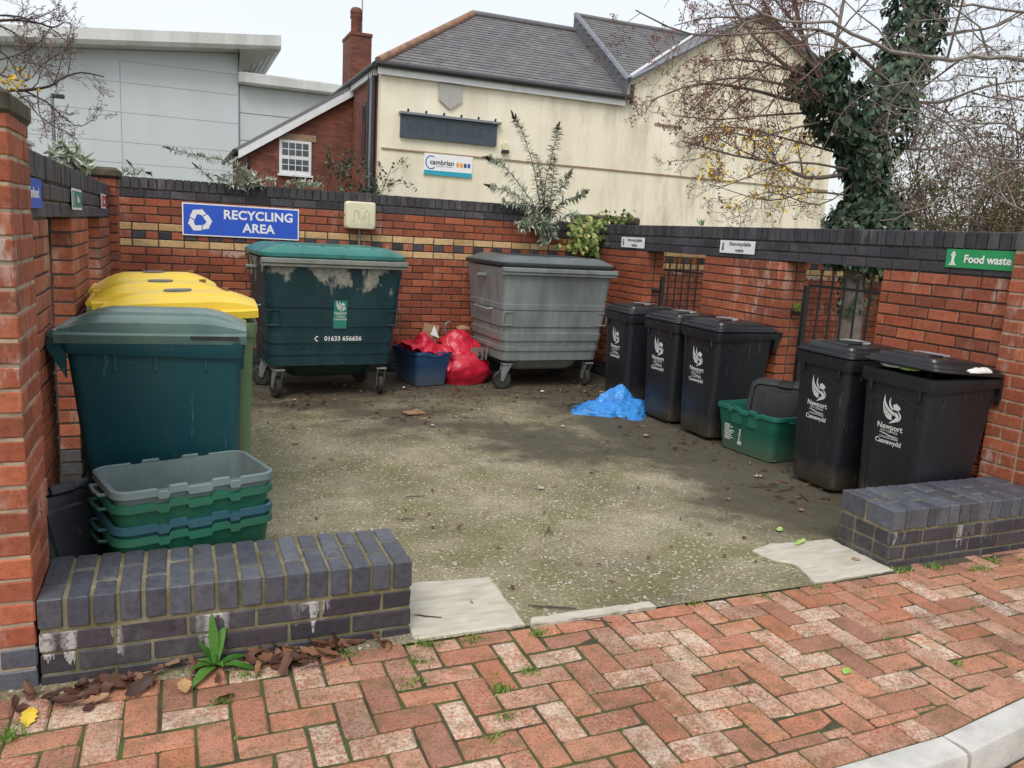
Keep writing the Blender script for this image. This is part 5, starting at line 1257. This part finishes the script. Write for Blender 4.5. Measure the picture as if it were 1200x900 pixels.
def ivy_on(path, r, count, i0=0):
    n = len(path)
    for _ in range(count):
        t = random.uniform(i0, n-1.001); i = int(t); p = path[i].lerp(path[i+1], t-i); tg = (path[i+1]-path[i]).normalized()
        o_ = rv(); o_ -= tg*o_.dot(tg); o_.normalize(); k = r*(.65+.5*noise.noise(p*2.2))+random.gauss(0, .03)
        q = p+o_*max(.08, k)*random.uniform(.75, 1.08)
        lv.leaf(q, (Vector((0, 0, -1))+o_*.35+rv(.35)), o_+rv(.3), random.uniform(.04, .115), random.uniform(.04, .10), .12)
ivy_on(trunk, .54, 3800, 9); ivy_on(left, .36, 1900); ivy_on(right, .48, 3600); ivy_on(trunk, .26, 260, 5)
lv.build('ivy', 'ivy', T1, kind='stuff')
tips = []; mbs = [MB(), MB(), MB(), MB()]
limbs = [([(975, 120), (930, 118), (880, 105), (820, 98), (762, 118)], 7.0, .030), ([(1000, 150), (950, 112), (900, 95), (850, 92), (800, 106)], 6.8, .026),
         ([(985, 205), (945, 208), (905, 190), (860, 182), (800, 165)], 6.9, .032), ([(1000, 200), (930, 190), (870, 210), (840, 222)], 6.6, .016),
         ([(960, 90), (940, 40), (925, -20), (905, -90)], 7.2, .035), ([(975, 85), (985, 20), (1000, -60), (1010, -130)], 7.3, .030), ([(955, 100), (900, 60), (860, 10), (830, -60)], 7.0, .028),
         ([(1045, 100), (1000, 60), (960, 35), (900, 38), (810, 40), (745, 12)], 6.6, .024), ([(1060, 70), (1110, 40), (1170, 30), (1240, -10)], 7.2, .03), ([(1040, 115), (1100, 120), (1160, 100), (1240, 90)], 7.3, .03),
         ([(1070, 30), (1040, -40), (1020, -120)], 7.2, .03), ([(1080, -20), (1120, -60), (1190, -90)], 7.2, .03), ([(1030, 170), (1090, 175), (1150, 160), (1220, 165)], 7.4, .022), ([(1000, 230), (950, 225), (900, 235), (830, 215)], 7.0, .014), ([(1005, 140), (960, 70), (905, 20), (880, -40)], 7.3, .028), ([(985, 130), (900, 135), (840, 140), (790, 135)], 7.1, .016), ([(970, 100), (915, 78), (870, 70), (820, 72)], 6.9, .02), ([(975, 140), (930, 150), (880, 160), (815, 140)], 6.8, .016), ([(965, 90), (925, 20), (880, -30)], 7.1, .024), ([(960, 85), (900, 30), (840, 20), (790, 30)], 7.2, .018), ([(985, 180), (930, 165), (870, 150), (820, 150)], 7.2, .016), ([(1000, 215), (960, 240), (900, 225), (860, 245)], 6.9, .012), ([(1040, 140), (1085, 100), (1140, 60), (1190, 20)], 7.1, .022), ([(1035, 160), (1080, 150), (1130, 125), (1200, 130)], 7.1, .018)]
for pts, yy, r in limbs:
    path = smooth_path([at(u, v, YT if k == 0 else yy+random.uniform(-.15, .15)) for k, (u, v) in enumerate(pts)], 3); grow(mbs, path, r*.85, r*.22, 0, 3, tips, 8, .85, .10, .42, 1.0, .24)
for k, (mt, nm) in enumerate((('bark', 'branches'), ('twig', 'branches'), ('twig', 'twigs'), ('twig', 'twigs'))): mbs[k].build(nm, mt, T1, kind='stuff')
ry_, yl = Leaves(), Leaves()
for p, d, path in tips:
    pr = project(p)
    if not pr: continue
    if pr[0] < 960 and pr[1] < 170 and random.random() < .5 or random.random() < .10:
        for _ in range(random.randint(1, 4)): ry_.leaf(p+rv(.012), d+rv(.6)+Vector((0, 0, -.5)), rv(), random.uniform(.02, .035), .016)
    if 820 < pr[0] < 965 and 150 < pr[1] < 250 and random.random() < .12:
        for _ in range(random.randint(1, 4)): yl.leaf(p+rv(.02), d+rv(.6)+Vector((0, 0, -.6)), rv(), random.uniform(.03, .055), .032)
ry_.build('seed_keys', 'rustbud', T1, kind='stuff'); yl.build('yellow_leaves', 'yellowleaf', T1, kind='stuff')
# --- pale-barked tree reaching in from the street side
T2 = thing('bare_tree', 'pale barked bare tree reaching over the gated wall towards the ivy', 'tree', (0, 0, 0))
tr = smooth_path([Vector((9.3, 5.4, -.1)), Vector((9.25, 5.4, 1.2)), Vector((9.2, 5.45, 2.2)), Vector((9.25, 5.5, 3.4)), Vector((9.3, 5.5, 5.0))]); MB().tube(tr, [.16-.09*i/(len(tr)-1) for i in range(len(tr))], 10).build('trunk', 'bark', T2, smooth=60)
tips2 = []; mbs = [MB(), MB(), MB(), MB()]
for pts, yy, r in [([(1330, 110), (1200, 76), (1140, 68), (1060, 66), (1000, 40), (920, 18), (850, 5)], 5.8, .045), ([(1320, 190), (1200, 152), (1150, 142), (1090, 138), (1040, 120)], 5.8, .026), ([(1330, 170), (1190, 188), (1130, 162), (1085, 130), (1068, 102)], 5.6, .024),
                   ([(1330, 290), (1200, 246), (1150, 214), (1118, 190), (1080, 178)], 5.5, .024), ([(1330, 170), (1230, 180), (1140, 222), (1080, 245), (1037, 258)], 6.0, .02), ([(1320, 60), (1200, 20), (1120, 6), (1050, -20)], 5.7, .03), ([(1330, 150), (1200, 118), (1140, 90), (1090, 95), (1020, 100)], 5.4, .018)]:
    path = smooth_path([at(u, v, yy+random.uniform(-.1, .1)) for u, v in pts], 3); grow(mbs, [q+rv(.025) for q in path], r*.62, r*.2, 0, 3, tips2, 8, .8, .06, .36, 1.0, .26)
for k, (mt, nm) in enumerate((('twigpale', 'branches'), ('twigpale', 'branches'), ('twig', 'twigs'), ('twig', 'twigs'))): mbs[k].build(nm, mt, T2, kind='stuff')
# --- thicket behind
def shrub(label, base, h, w, stems, leafn, mat, seed, leafL=.07):
    random.seed(seed); T = thing('wild_shrub', label, 'shrub', (0, 0, 0)); mbs = [MB(), MB(), MB()]; tips = []
    for k in range(stems):
        b0 = base+Vector((random.uniform(-.3, .3)*w, random.uniform(-.2, .2)*w, 0)); top = base+Vector((random.uniform(-.6, .6)*w, random.uniform(-.35, .35)*w, h*random.uniform(.6, 1.05)))
        path = smooth_path([b0, b0.lerp(top, .35)+rv(.12), b0.lerp(top, .7)+rv(.2), top], 3); grow(mbs, path, .026, .007, 0, 2, tips, 10, .85, .12, .42, 1.0, .26)
    for m_ in range(3): mbs[m_].build('stems' if m_ == 0 else 'twigs', 'twigdark' if m_ < 2 else 'twig', T, kind='stuff')
    lv = Leaves()
    for _ in range(leafn):
        p, d, path = random.choice(tips); q = random.choice(path)
        lv.leaf(q+rv(.03), d+rv(.7)+Vector((0, 0, -.3)), rv()+Vector((0, 0, 1)), random.uniform(.6, 1.2)*leafL, leafL*.5)
    lv.build('foliage', mat, T, kind='stuff')
shrub('olive leaved straggling shrub behind the ivy tree', Vector((11.2, 9.3, 0)), 3.5, 3.0, 22, 5200, 'olive', 41)
shrub('thick brown thicket shrub between the ivy tree and the pale tree', Vector((12.2, 8.0, 0)), 3.3, 3.0, 24, 6000, 'olive', 43)
shrub('tall olive shrub overhanging the lane behind the food waste sign', Vector((13.4, 6.9, 0)), 3.4, 3.0, 22, 5200, 'olive', 47)
shrub('low tangled bush seen between wall coping and branches', Vector((9.8, 8.0, 0)), 2.5, 2.6, 22, 3600, 'olive', 53, .06)
shrub('far bare bush filling the gap behind the thicket', Vector((15.5, 11.5, 0)), 4.6, 5.0, 22, 5200, 'olive', 59, .09)
shrub('dark evergreen bush growing against the brick side of the cream building', Vector((4.72, 22.2, .0)), 3.15, 1.3, 12, 2600, 'ivy', 57, .13)
# --- bare tree at the other side
random.seed(33)
T4 = thing('bare_tree', 'dark twigged bare tree overhanging the tall pier cap', 'tree', (0, 0, 0)); mbs = [MB(), MB(), MB(), MB()]; tips = []
MB().tube([(-4.4, 9.4, -.1), (-4.3, 9.4, 2), (-4.0, 9.3, 4.5)], [.16, .13, .07], 10).build('trunk', 'bark', T4, smooth=60)
for pts, r in [([(-120, 140), (0, 108), (28, 106), (58, 101), (72, 92), (95, 85), (122, 90)], .022), ([(28, 106), (55, 120), (75, 138), (95, 148), (118, 133)], .010), ([(-100, 40), (0, 24), (40, 26), (62, 32), (75, 26)], .018), ([(-60, 70), (0, 60), (22, 85), (40, 60)], .012), ([(-60, 120), (10, 118), (35, 112), (62, 125), (64, 150)], .009),
               ([(-70, 10), (0, 30), (30, 50), (50, 70)], .012), ([(-60, 20), (10, 18), (40, 22), (70, 8)], .012), ([(-80, 90), (0, 70), (30, 60), (55, 40), (60, 20)], .010), ([(-90, 60), (-10, 84), (30, 95), (50, 75), (70, 62), (84, 55)], .010)]:
    path = smooth_path([at(u, v, 9.2+random.uniform(-.2, .2)) for u, v in pts], 3); grow(mbs, path, r*.9, r*.25, 0, 3, tips, 8, .8, .04, .40, 1.0, .24)
for k in range(4): mbs[k].build('branches' if k < 2 else 'twigs', 'twigdark' if k < 2 else 'twig', T4, kind='stuff')
yl = Leaves()
for _ in range(60): yl.leaf(at(random.gauss(14, 9), random.gauss(94, 8), 9.2)+rv(.04), rv()+Vector((0, 0, -.5)), rv(), .05, .03)
yl.build('yellow_leaves', 'yellowleaf', T4, kind='stuff')

# --- buddleias and other wall plants
def buddleia(label, stems, y, seed, LL=.13, heads=True, dens=.0052, hs=1.0):
    random.seed(seed); T = thing('buddleia', label, 'plant', (0, 0, 0)); lv = Leaves(); sh = MB(); st = MB()
    for pts, hd in stems:
        yy = y+random.uniform(-.12, .08); path = smooth_path([at(u, v, y if k == 0 else yy) for k, (u, v) in enumerate(pts)], 6); st.tube(path, [.007-.005*i/(len(path)-1) for i in range(len(path))], 5)
        L = sum((path[i+1]-path[i]).length for i in range(len(path)-1)); n = max(8, int(L/dens))
        for k in range(n):
            t = .10+.90*k/n; i = min(len(path)-2, int(t*(len(path)-1))); p = path[i].lerp(path[i+1], t*(len(path)-1)-i); tg = (path[i+1]-path[i]).normalized()
            s_ = rv(); s_ -= tg*s_.dot(tg); s_.normalize()
            lv.leaf(p, tg*.45+s_*.9+Vector((0, 0, -.25)), tg+rv(.2)+Vector((0, 0, .4)), LL*random.uniform(.5, 1.1)*(1.05-.45*t), LL*.22, .15)
        if hd:
            q = path[-1]; d = (path[-1]-path[-3]).normalized()
            for b in range(random.randint(1, 3)):
                dd = (d+rv(.35 if b else .08)).normalized(); ll = random.uniform(.07, .12)*(1 if b == 0 else .6)*hs
                sh.tube([q+dd*ll*f+rv(.004) for f in (0, .2, .4, .6, .8, 1)], [x*hs for x in (.005, .012, .014, .012, .009, .004)], 6)
    st.build('stems', 'twig', T); lv.build('foliage', 'budleaf', T, kind='stuff')
    if heads and sh.v: sh.build('seed_heads', 'seed', T)
R_ = (640, 268)
buddleia('large grey green buddleia rooted in the top of the back wall', [([R_, (632, 235), (625, 195), (612, 155), (604, 140)], 1), ([R_, (638, 225), (645, 190), (652, 160), (654, 150)], 1), ([R_, (622, 235), (600, 205), (585, 190), (574, 186)], 1), ([R_, (620, 240), (595, 225), (575, 218)], 1), ([R_, (648, 235), (660, 215), (666, 205)], 1),
    ([R_, (655, 240), (675, 230), (684, 226)], 1), ([R_, (640, 262), (625, 255), (607, 262)], 0), ([R_, (652, 262), (665, 252), (678, 252)], 0), ([R_, (645, 275), (647, 278), (646, 272)], 0), ([R_, (628, 250), (610, 240), (590, 236)], 0), ([R_, (636, 230), (634, 210), (628, 180)], 0), ([R_, (645, 235), (648, 210), (650, 185)], 0), ([R_, (636, 278), (638, 285)], 0), ([R_, (620, 262), (612, 270)], 0)], YB-.06, 5)
buddleia('sprawling pale buddleia sprigs on the coping above the recycling sign', [([(300, 218), (285, 200), (262, 188), (240, 184), (222, 180), (200, 175)], 1), ([(300, 220), (290, 212), (270, 205), (255, 212)], 0), ([(296, 220), (285, 205), (272, 186)], 1), ([(302, 222), (300, 232), (304, 238)], 0), ([(285, 219), (272, 215), (258, 208)], 1), ([(250, 212), (242, 205), (232, 196)], 1), ([(300, 218), (312, 210), (322, 212)], 0), ([(330, 219), (352, 214), (372, 216)], 0), ([(345, 219), (362, 215), (378, 218)], 0), ([(310, 220), (296, 206), (282, 200)], 0)], YB+.02, 8, LL=.10, hs=.6)
buddleia('small seeding buddleia sprig on the coping by the corner pier', [([(158, 205), (157, 198), (154, 194)], 1), ([(160, 205), (166, 200), (172, 202)], 1), ([(155, 205), (148, 200), (143, 198)], 0)], YB+.02, 9, LL=.07, hs=.7)
buddleia('leafy weed trailing over the side wall coping', [([(74, 188), (66, 180), (60, 178)], 0), ([(76, 190), (80, 175), (72, 168)], 0), ([(80, 192), (92, 186), (104, 192)], 0), ([(84, 194), (95, 194), (106, 200)], 0), ([(78, 190), (70, 184), (62, 186)], 0), ([(82, 192), (90, 190), (100, 186)], 0), ([(76, 190), (82, 182), (90, 178)], 0)], 5.6, 12, LL=.12, dens=.005)
random.seed(3)
IV = thing('ivy_clump', 'variegated ivy clump spilling over the corner beside the galvanised container', 'plant', (0, 0, 0)); lv = Leaves()
for _ in range(430):
    u, v = random.gauss(690, 11), random.gauss(275, 12)
    if v < 252 or v > 298: continue
    y = 8.30-abs(random.gauss(0, .14)); lv.leaf(at(u, v, y), Vector((random.gauss(0, .5), -.4, -.6)), Vector((random.gauss(0, .3), -1, .4)), random.uniform(.05, .085), .055, .12)
for _ in range(60): lv.leaf(at(random.uniform(700, 742), random.gauss(256, 4), 8.7), rv()+Vector((0, 0, -.3)), Vector((0, -1, .4))+rv(.3), .06, .045)
lv.build('foliage', 'ivyvar', IV, kind='stuff'); MB().tube([at(690, 300, 8.36), at(694, 280, 8.33), at(700, 262, 8.36)], .012, 5).build('stem', 'twig', IV)
# small fern on the gate hinge and a weed on the far coping
for lb, (x, y, z), n in (('tiny green weed growing on the gate hinge', (4.55, 5.04, 1.06), 14), ('wispy weed on the coping between the white signs', (4.56, 6.45, 1.71), 12)):
    W_ = thing('wall_weed', lb, 'weed', (x, y, z)); lv = Leaves()
    for _ in range(n): lv.leaf(rv(.012), Vector((random.gauss(0, .5), random.gauss(0, .5), 1)), rv(), random.uniform(.05, .10), .012)
    lv.build('foliage', 'grass', W_)

# ================================================================== WEEDS, LEAVES, LITTER
random.seed(5)
def strip_leaf(mb, base, d, L, w, droop, n=7):
    d = d.normalized(); s_ = d.cross(Vector((0, 0, 1))).normalized(); rows = []
    for i in range(n+1):
        t = i/n; p = base+d*L*t-Vector((0, 0, droop*t*t*L)); k = w*math.sin(math.pi*min(1, .06+t*.94))**.8*(1-.25*t)/2+.001
        rows.append([p-s_*k+Vector((0, 0, k*.35+.002*math.sin(i*2.3))), p, p+s_*k+Vector((0, 0, k*.35+.002*math.cos(i*2.1)))])
    vs = [v for r in rows for v in r]; mb.add(vs, [(i*3+j, i*3+j+1, i*3+j+4, i*3+j+3) for i in range(n) for j in range(2)])
DK = thing('dock_plant', 'broad leaved green dock weed at the foot of the low wall', 'weed', (.098, 2.715, 0))
for ang_, el, L, w, dr in ((100, 74, .21, .036, .12), (68, 62, .19, .036, .3), (128, 52, .14, .030, .35), (248, 12, .15, .042, .35), (328, 14, .16, .040, .4), (18, 22, .13, .036, .35), (212, 30, .11, .030, .45), (150, 40, .09, .024, .5), (285, 35, .08, .024, .5)):
    a_ = rad(ang_); e = rad(el); mb = MB(); strip_leaf(mb, Vector((0, 0, .01)), Vector((math.cos(a_)*math.cos(e), math.sin(a_)*math.cos(e)*.6, math.sin(e))), L, w, dr); mb.build('leaf', 'dock', DK, smooth=60)
MB().tube([(0, 0, -.01), (.002, .002, .05)], [.008, .004], 6).build('stem', 'dock', DK)
def curled(seed, L=.075, W_=.05, curl=1.0):
    r = random.Random(seed); mb = MB(); n, m_ = 9, 4; vs = []; tw = r.uniform(-.5, .5); bend = r.uniform(-.3, .6)
    for i in range(n+1):
        t = i/n; w = W_*math.sin(math.pi*(.04+.93*t))**.7*r.uniform(.62, 1.15)
        for j in range(m_+1):
            s_ = j/m_*2-1; y = s_*w/2*(1-.15*curl); z = .004+curl*.010*s_*s_*(1 if (s_ > 0) == (seed % 2 == 0) else .35)+bend*.02*(t-.4)**2*4+tw*y*(t-.5)+r.uniform(-.0015, .0015)
            vs.append(((t-.5)*L+r.uniform(-.002, .002), y, z))
    mb.add(vs, [(i*(m_+1)+j, i*(m_+1)+j+1, (i+1)*(m_+1)+j+1, (i+1)*(m_+1)+j) for i in range(n) for j in range(m_)]); me = mb.mesh('dead_leaf'); me.shade_smooth(); return me
LM = [curled(k, random.uniform(.06, .125), random.uniform(.035, .075), random.uniform(.2, 1.5)) for k in range(14)]
def put_leaf(x, y, z, lab, grp, sc=1, mat='dead', tilt=.35):
    me = random.choice(LM)
    if mat != 'dead': me = me.copy(); me.materials.clear()
    o = link('dead_leaf' if mat == 'dead' else 'fallen_leaf', me, mat); o.location = (x, y, z); o.rotation_euler = (random.gauss(0, tilt), random.gauss(0, tilt), random.uniform(0, 6.3)); o.scale = (sc, sc, sc if mat == 'dead' else sc*.45)
    tag(o, lab, 'leaf', grp); return o
for k in range(92):
    x = random.choice([random.gauss(-.22, .13), random.gauss(.36, .12), random.uniform(-.5, .76)]); x = max(-.52, min(.78, x))
    yy = 2.75-abs(random.gauss(0, .065))-(.04 if x < -.1 else 0)
    put_leaf(x, yy, .003+random.uniform(0, .022), 'curled brown dead leaf in the drift along the low wall', 'dead leaves drifted along the low wall', random.uniform(.5, .95), tilt=.3)
put_leaf(-.44, 2.575, .006, 'yellow leaf lying by the tall pier foot', None, 1.25, 'yellowleaf2' if 'yellowleaf2' in M else 'yellowleaf', .1)
put_leaf(.0, 2.60, .012, 'tan dry leaf scrap below the dock weed', None, 1.1, 'paleleaf', .3); put_leaf(.12, 2.52, .010, 'small tan leaf on the pavers before the dock weed', None, .9, 'paleleaf', .3)
put_leaf(3.02, 3.115, .016, 'pale green fallen leaf on the ragged slab', None, 1.0, 'greenleaf', .1); put_leaf(3.06, 3.32, .006, 'pale green leaf on dark damp floor near the shorter wall end', None, .7, 'greenleaf', .1); put_leaf(2.27, 2.03, .006, 'light green leaf lying on the herringbone paving', None, .5, 'greenleaf', .1); put_leaf(.74, 3.62, .008, 'pale leaf on the yard floor beyond the low wall', None, .8, 'greenleaf', .05)
lv = Leaves(); tw = MB()
def scatter(n, fx, fy, L0, L1):
    for _ in range(n):
        x, y = fx(), fy()
        if not (-.4 < x < 4.4 and 2.72 < y < 8.3): continue
        lv.leaf(Vector((x, y, .008)), Vector((random.gauss(0, 1), random.gauss(0, 1), .15)), Vector((0, 0, 1))+rv(.35), random.uniform(L0, L1), random.uniform(.012, .03), .25)
scatter(170, lambda: random.uniform(-.4, 4.4), lambda: random.uniform(2.75, 8.2), .02, .055)
scatter(330, lambda: random.gauss(4.0, .35), lambda: random.uniform(3.1, 7.8), .03, .08)
scatter(300, lambda: random.uniform(.5, 4.3), lambda: random.gauss(7.25, .35), .03, .075)
scatter(60, lambda: random.gauss(1.85, .2), lambda: random.gauss(6.3, .12), .03, .08)
scatter(40, lambda: random.gauss(1.05, .2), lambda: random.gauss(6.9, .12), .03, .09)
lv.build('leaf_litter', 'dead', None, 'stuff')['label'] = 'small dead leaves and scraps scattered over the yard floor'
random.seed(9)
TWG = [((1.78, 3.62), .16, 1.0, .0038), ((2.15, 4.3), .07, .4, .002), ((1.25, 4.3), .14, .1, .003), ((1.1, 3.95), .10, 2.8, .003), ((1.42, 2.80), .20, 2.7, .004), ((.90, 2.86), .11, 2.6, .004), ((2.5, 5.5), .10, 2.7, .003), ((2.9, 5.0), .10, .5, .003), ((3.3, 5.4), .12, .3, .003), ((2.2, 5.2), .09, 2.5, .003), ((1.9, 6.6), .14, 2.8, .004), ((1.2, 6.2), .12, .1, .004), ((1.45, 6.25), .10, .2, .004), ((3.6, 3.9), .18, .2, .004), ((3.5, 4.0), .22, 2.9, .005), ((3.62, 3.75), .16, 1.2, .004), ((.45, 2.62), .16, .2, .003), ((2.6, 3.6), .06, .9, .002), ((2.95, 3.55), .05, 2.4, .002), ((1.55, 2.64), .12, 2.6, .003)]
for k, ((x, y), L, a_, r) in enumerate(TWG):
    p = [Vector((x+(t-.5)*L*math.cos(a_)+random.gauss(0, .004), y+(t-.5)*L*math.sin(a_)+random.gauss(0, .004), .008+r)) for t in (0, .25, .5, .75, 1)]
    o = MB().tube(p, [r*.6, r, r*1.1, r, r*.5], 5).build('twig', 'twigdark', None); tag(o, 'thin dark fallen twig lying on the ground of the entrance and yard', 'twig', 'fallen twigs on the ground')
for k, (x, y, mt) in enumerate(((2.04, 4.28, 'paperdirty'), (2.02, 7.48, 'paper'), (3.35, 7.15, 'paper'), (1.85, 5.95, 'paperdirty'), (.75, 5.6, 'paleleaf'), (2.9, 5.75, 'paperdirty'), (3.45, 5.35, 'cardboard'), (3.63, 4.2, 'paperdirty'), (3.8, 7.1, 'cardboard'), (3.15, 2.86, 'lintel'), (3.42, 3.55, 'cardboard'))):
    o = crumple('paper_scrap', None, None, (x, y, .012), random.uniform(.014, .03), random.uniform(.012, .022), .007, mt, k*3+1, .5, 12, 8); tag(o, 'small crumpled scrap lying on the yard floor', 'litter', 'scraps of litter on the yard floor')
o = MB().box(-.09, .09, -.05, .05, 0, .014, c=.004).build('cardboard_piece', 'cardboard', None, loc=(1.82, 6.38, .010)); o.rotation_euler = (0, rad(3), .3); tag(o, 'flattened brown cardboard piece on the yard floor before the containers', 'cardboard')
# grass in the paver joints
lv = Leaves()
def tuft(x, y, n, s_, h):
    for _ in range(n): lv.leaf(Vector((x+random.gauss(0, s_), y+random.gauss(0, s_*.6), -.004)), Vector((random.gauss(0, .7), random.gauss(0, .7), 1)), rv(), random.uniform(.4, 1)*h, .0055, .1)
for x, y, n, s_, h in ((.84, 2.66, 26, .022, .045), (1.02, 2.655, 30, .03, .035), (.78, 2.56, 30, .03, .03), (1.0, 2.30, 30, .022, .035), (.72, 2.42, 24, .03, .03), (1.14, 2.38, 24, .02, .03), (.42, 2.70, 20, .03, .035), (.55, 2.68, 20, .03, .04), (-.5, 2.5, 60, .03, .035), (3.28, 2.70, 40, .035, .035), (3.5, 2.68, 36, .03, .035), (3.72, 2.60, 36, .03, .035), (3.9, 2.66, 30, .03, .03), (4.1, 2.62, 30, .04, .03), (2.72, 2.66, 20, .02, .025), (2.05, 2.68, 20, .02, .025), (2.4, 2.66, 20, .03, .02), (.2, 2.64, 24, .03, .03), (.10, 2.50, 16, .02, .03), (1.28, 2.62, 20, .02, .04), (.96, 2.16, 20, .02, .025), (.88, 2.06, 20, .02, .025), (2.75, 1.95, 16, .012, .03)): tuft(x, y, n*2, s_, h)
for _ in range(420):
    i, j = random.randint(0, 67), random.randint(0, 13); x, y = ox+i*a, oy+j*a
    if random.random() < .5: x += random.uniform(0, a)
    else: y += random.uniform(0, a)
    if kerb_y(x)+.12 < y < 2.68 and noise.noise(Vector((x*1.6, y*1.6, 2))) > -.12: tuft(x, y, random.randint(3, 8), .008, .014)
lv.build('joint_grass', 'grass', None, 'stuff')['label'] = 'green grass and moss tufts in the paver joints'

# ================================================================== turn the recorded brickwork into pieces
bpy.context.view_layer.update()
dg = bpy.context.evaluated_depsgraph_get()
CACHE = {}
def chipped(d, mat, r):
    v, f = cbox(*d, .0065 if mat == 'paver' else .0038); k = .0016 if mat == 'paver' else .0009
    v = [Vector(p)+Vector((r.gauss(0, k), r.gauss(0, k), r.gauss(0, k*.6))) for p in v]
    for _ in range(r.choice((0, 0, 1, 1, 2))):       # knock a corner off
        c = r.randrange(8); pull = r.uniform(.002, .0045) if mat == 'paver' else r.uniform(.001, .0028)
        for a_ in range(3): p = v[c*3+a_]; v[c*3+a_] = p-Vector((math.copysign(pull, p.x), math.copysign(pull*.6, p.y), math.copysign(pull*.5, p.z)))
    return v, f
def unit_mesh(d, mat):
    key = tuple(round(x*500) for x in d)+(mat, random.randrange(5))
    if key not in CACHE:
        v, f = chipped(d, mat, random.Random(str(key))); me = bpy.data.meshes.new('brick'); me.from_pydata(v, [], f); me.materials.append(M[mat]); CACHE[key] = me
    return CACHE[key]
def seen_area(c, d):
    xs, ys = [], []
    for sx in (-.5, .5):
        for sy in (-.5, .5):
            for sz in (-.5, .5):
                p = project(c+Vector((sx*d[0], sy*d[1], sz*d[2])))
                if not p: return 0
                xs.append(p[0]); ys.append(p[1])
    if max(xs) < 0 or min(xs) > 1200 or max(ys) < 0 or min(ys) > 900: return 0
    w, h = max(xs)-min(xs), max(ys)-min(ys)
    if max(w, h) < 8: return 0
    tocam = CAMP-c
    for ax in range(3):
        s_ = 1 if tocam[ax] > 0 else -1
        for k in (-.38, 0, .38):
            off = Vector((0, 0, 0)); off[ax] = s_*(d[ax]/2+.004); lo_ = max((i for i in range(3) if i != ax), key=lambda i: d[i]); off[lo_] += k*d[lo_]
            q = c+off; pr = project(q)
            if not pr or not (0 <= pr[0] <= 1200 and 0 <= pr[1] <= 900): continue
            dv = q-CAMP; hit, loc, *_ = SC.ray_cast(dg, CAMP, dv.normalized(), distance=dv.length-.003)
            if not hit: return w*h
    return 0
random.seed(77)
jobs = []
for b in BW:
    sc = [(seen_area(c, d), i) for i, (c, d, m_) in enumerate(b.u)]
    top = sorted([s_ for s_ in sc if s_[0] > 0], reverse=True)[:300]; jobs.append((b, {i for _, i in top}))
for b, keep in jobs:
    base = Vector(b.o.location); rest = {}
    for i, (c, d, m_) in enumerate(b.u):
        if i in keep:
            o = bpy.data.objects.new(b.name, unit_mesh(d, m_)); COL.objects.link(o); o.parent = b.o; o.location = c-base
            o.rotation_euler = (random.gauss(0, .0022), random.gauss(0, .0022), random.gauss(0, .0022))
        else: rest.setdefault(m_, []).append((c, d))
    for m_, lst in rest.items():
        mb = MB()
        for c, d in lst:
            v, f = cbox(*d, .0035); o_ = len(mb.v); cc = c-base; mb.v += [(p[0]+cc.x, p[1]+cc.y, p[2]+cc.z) for p in v]; mb.f += [tuple(i+o_ for i in q) for q in f]
        mb.build(b.rest, m_, b.o, kind='stuff')
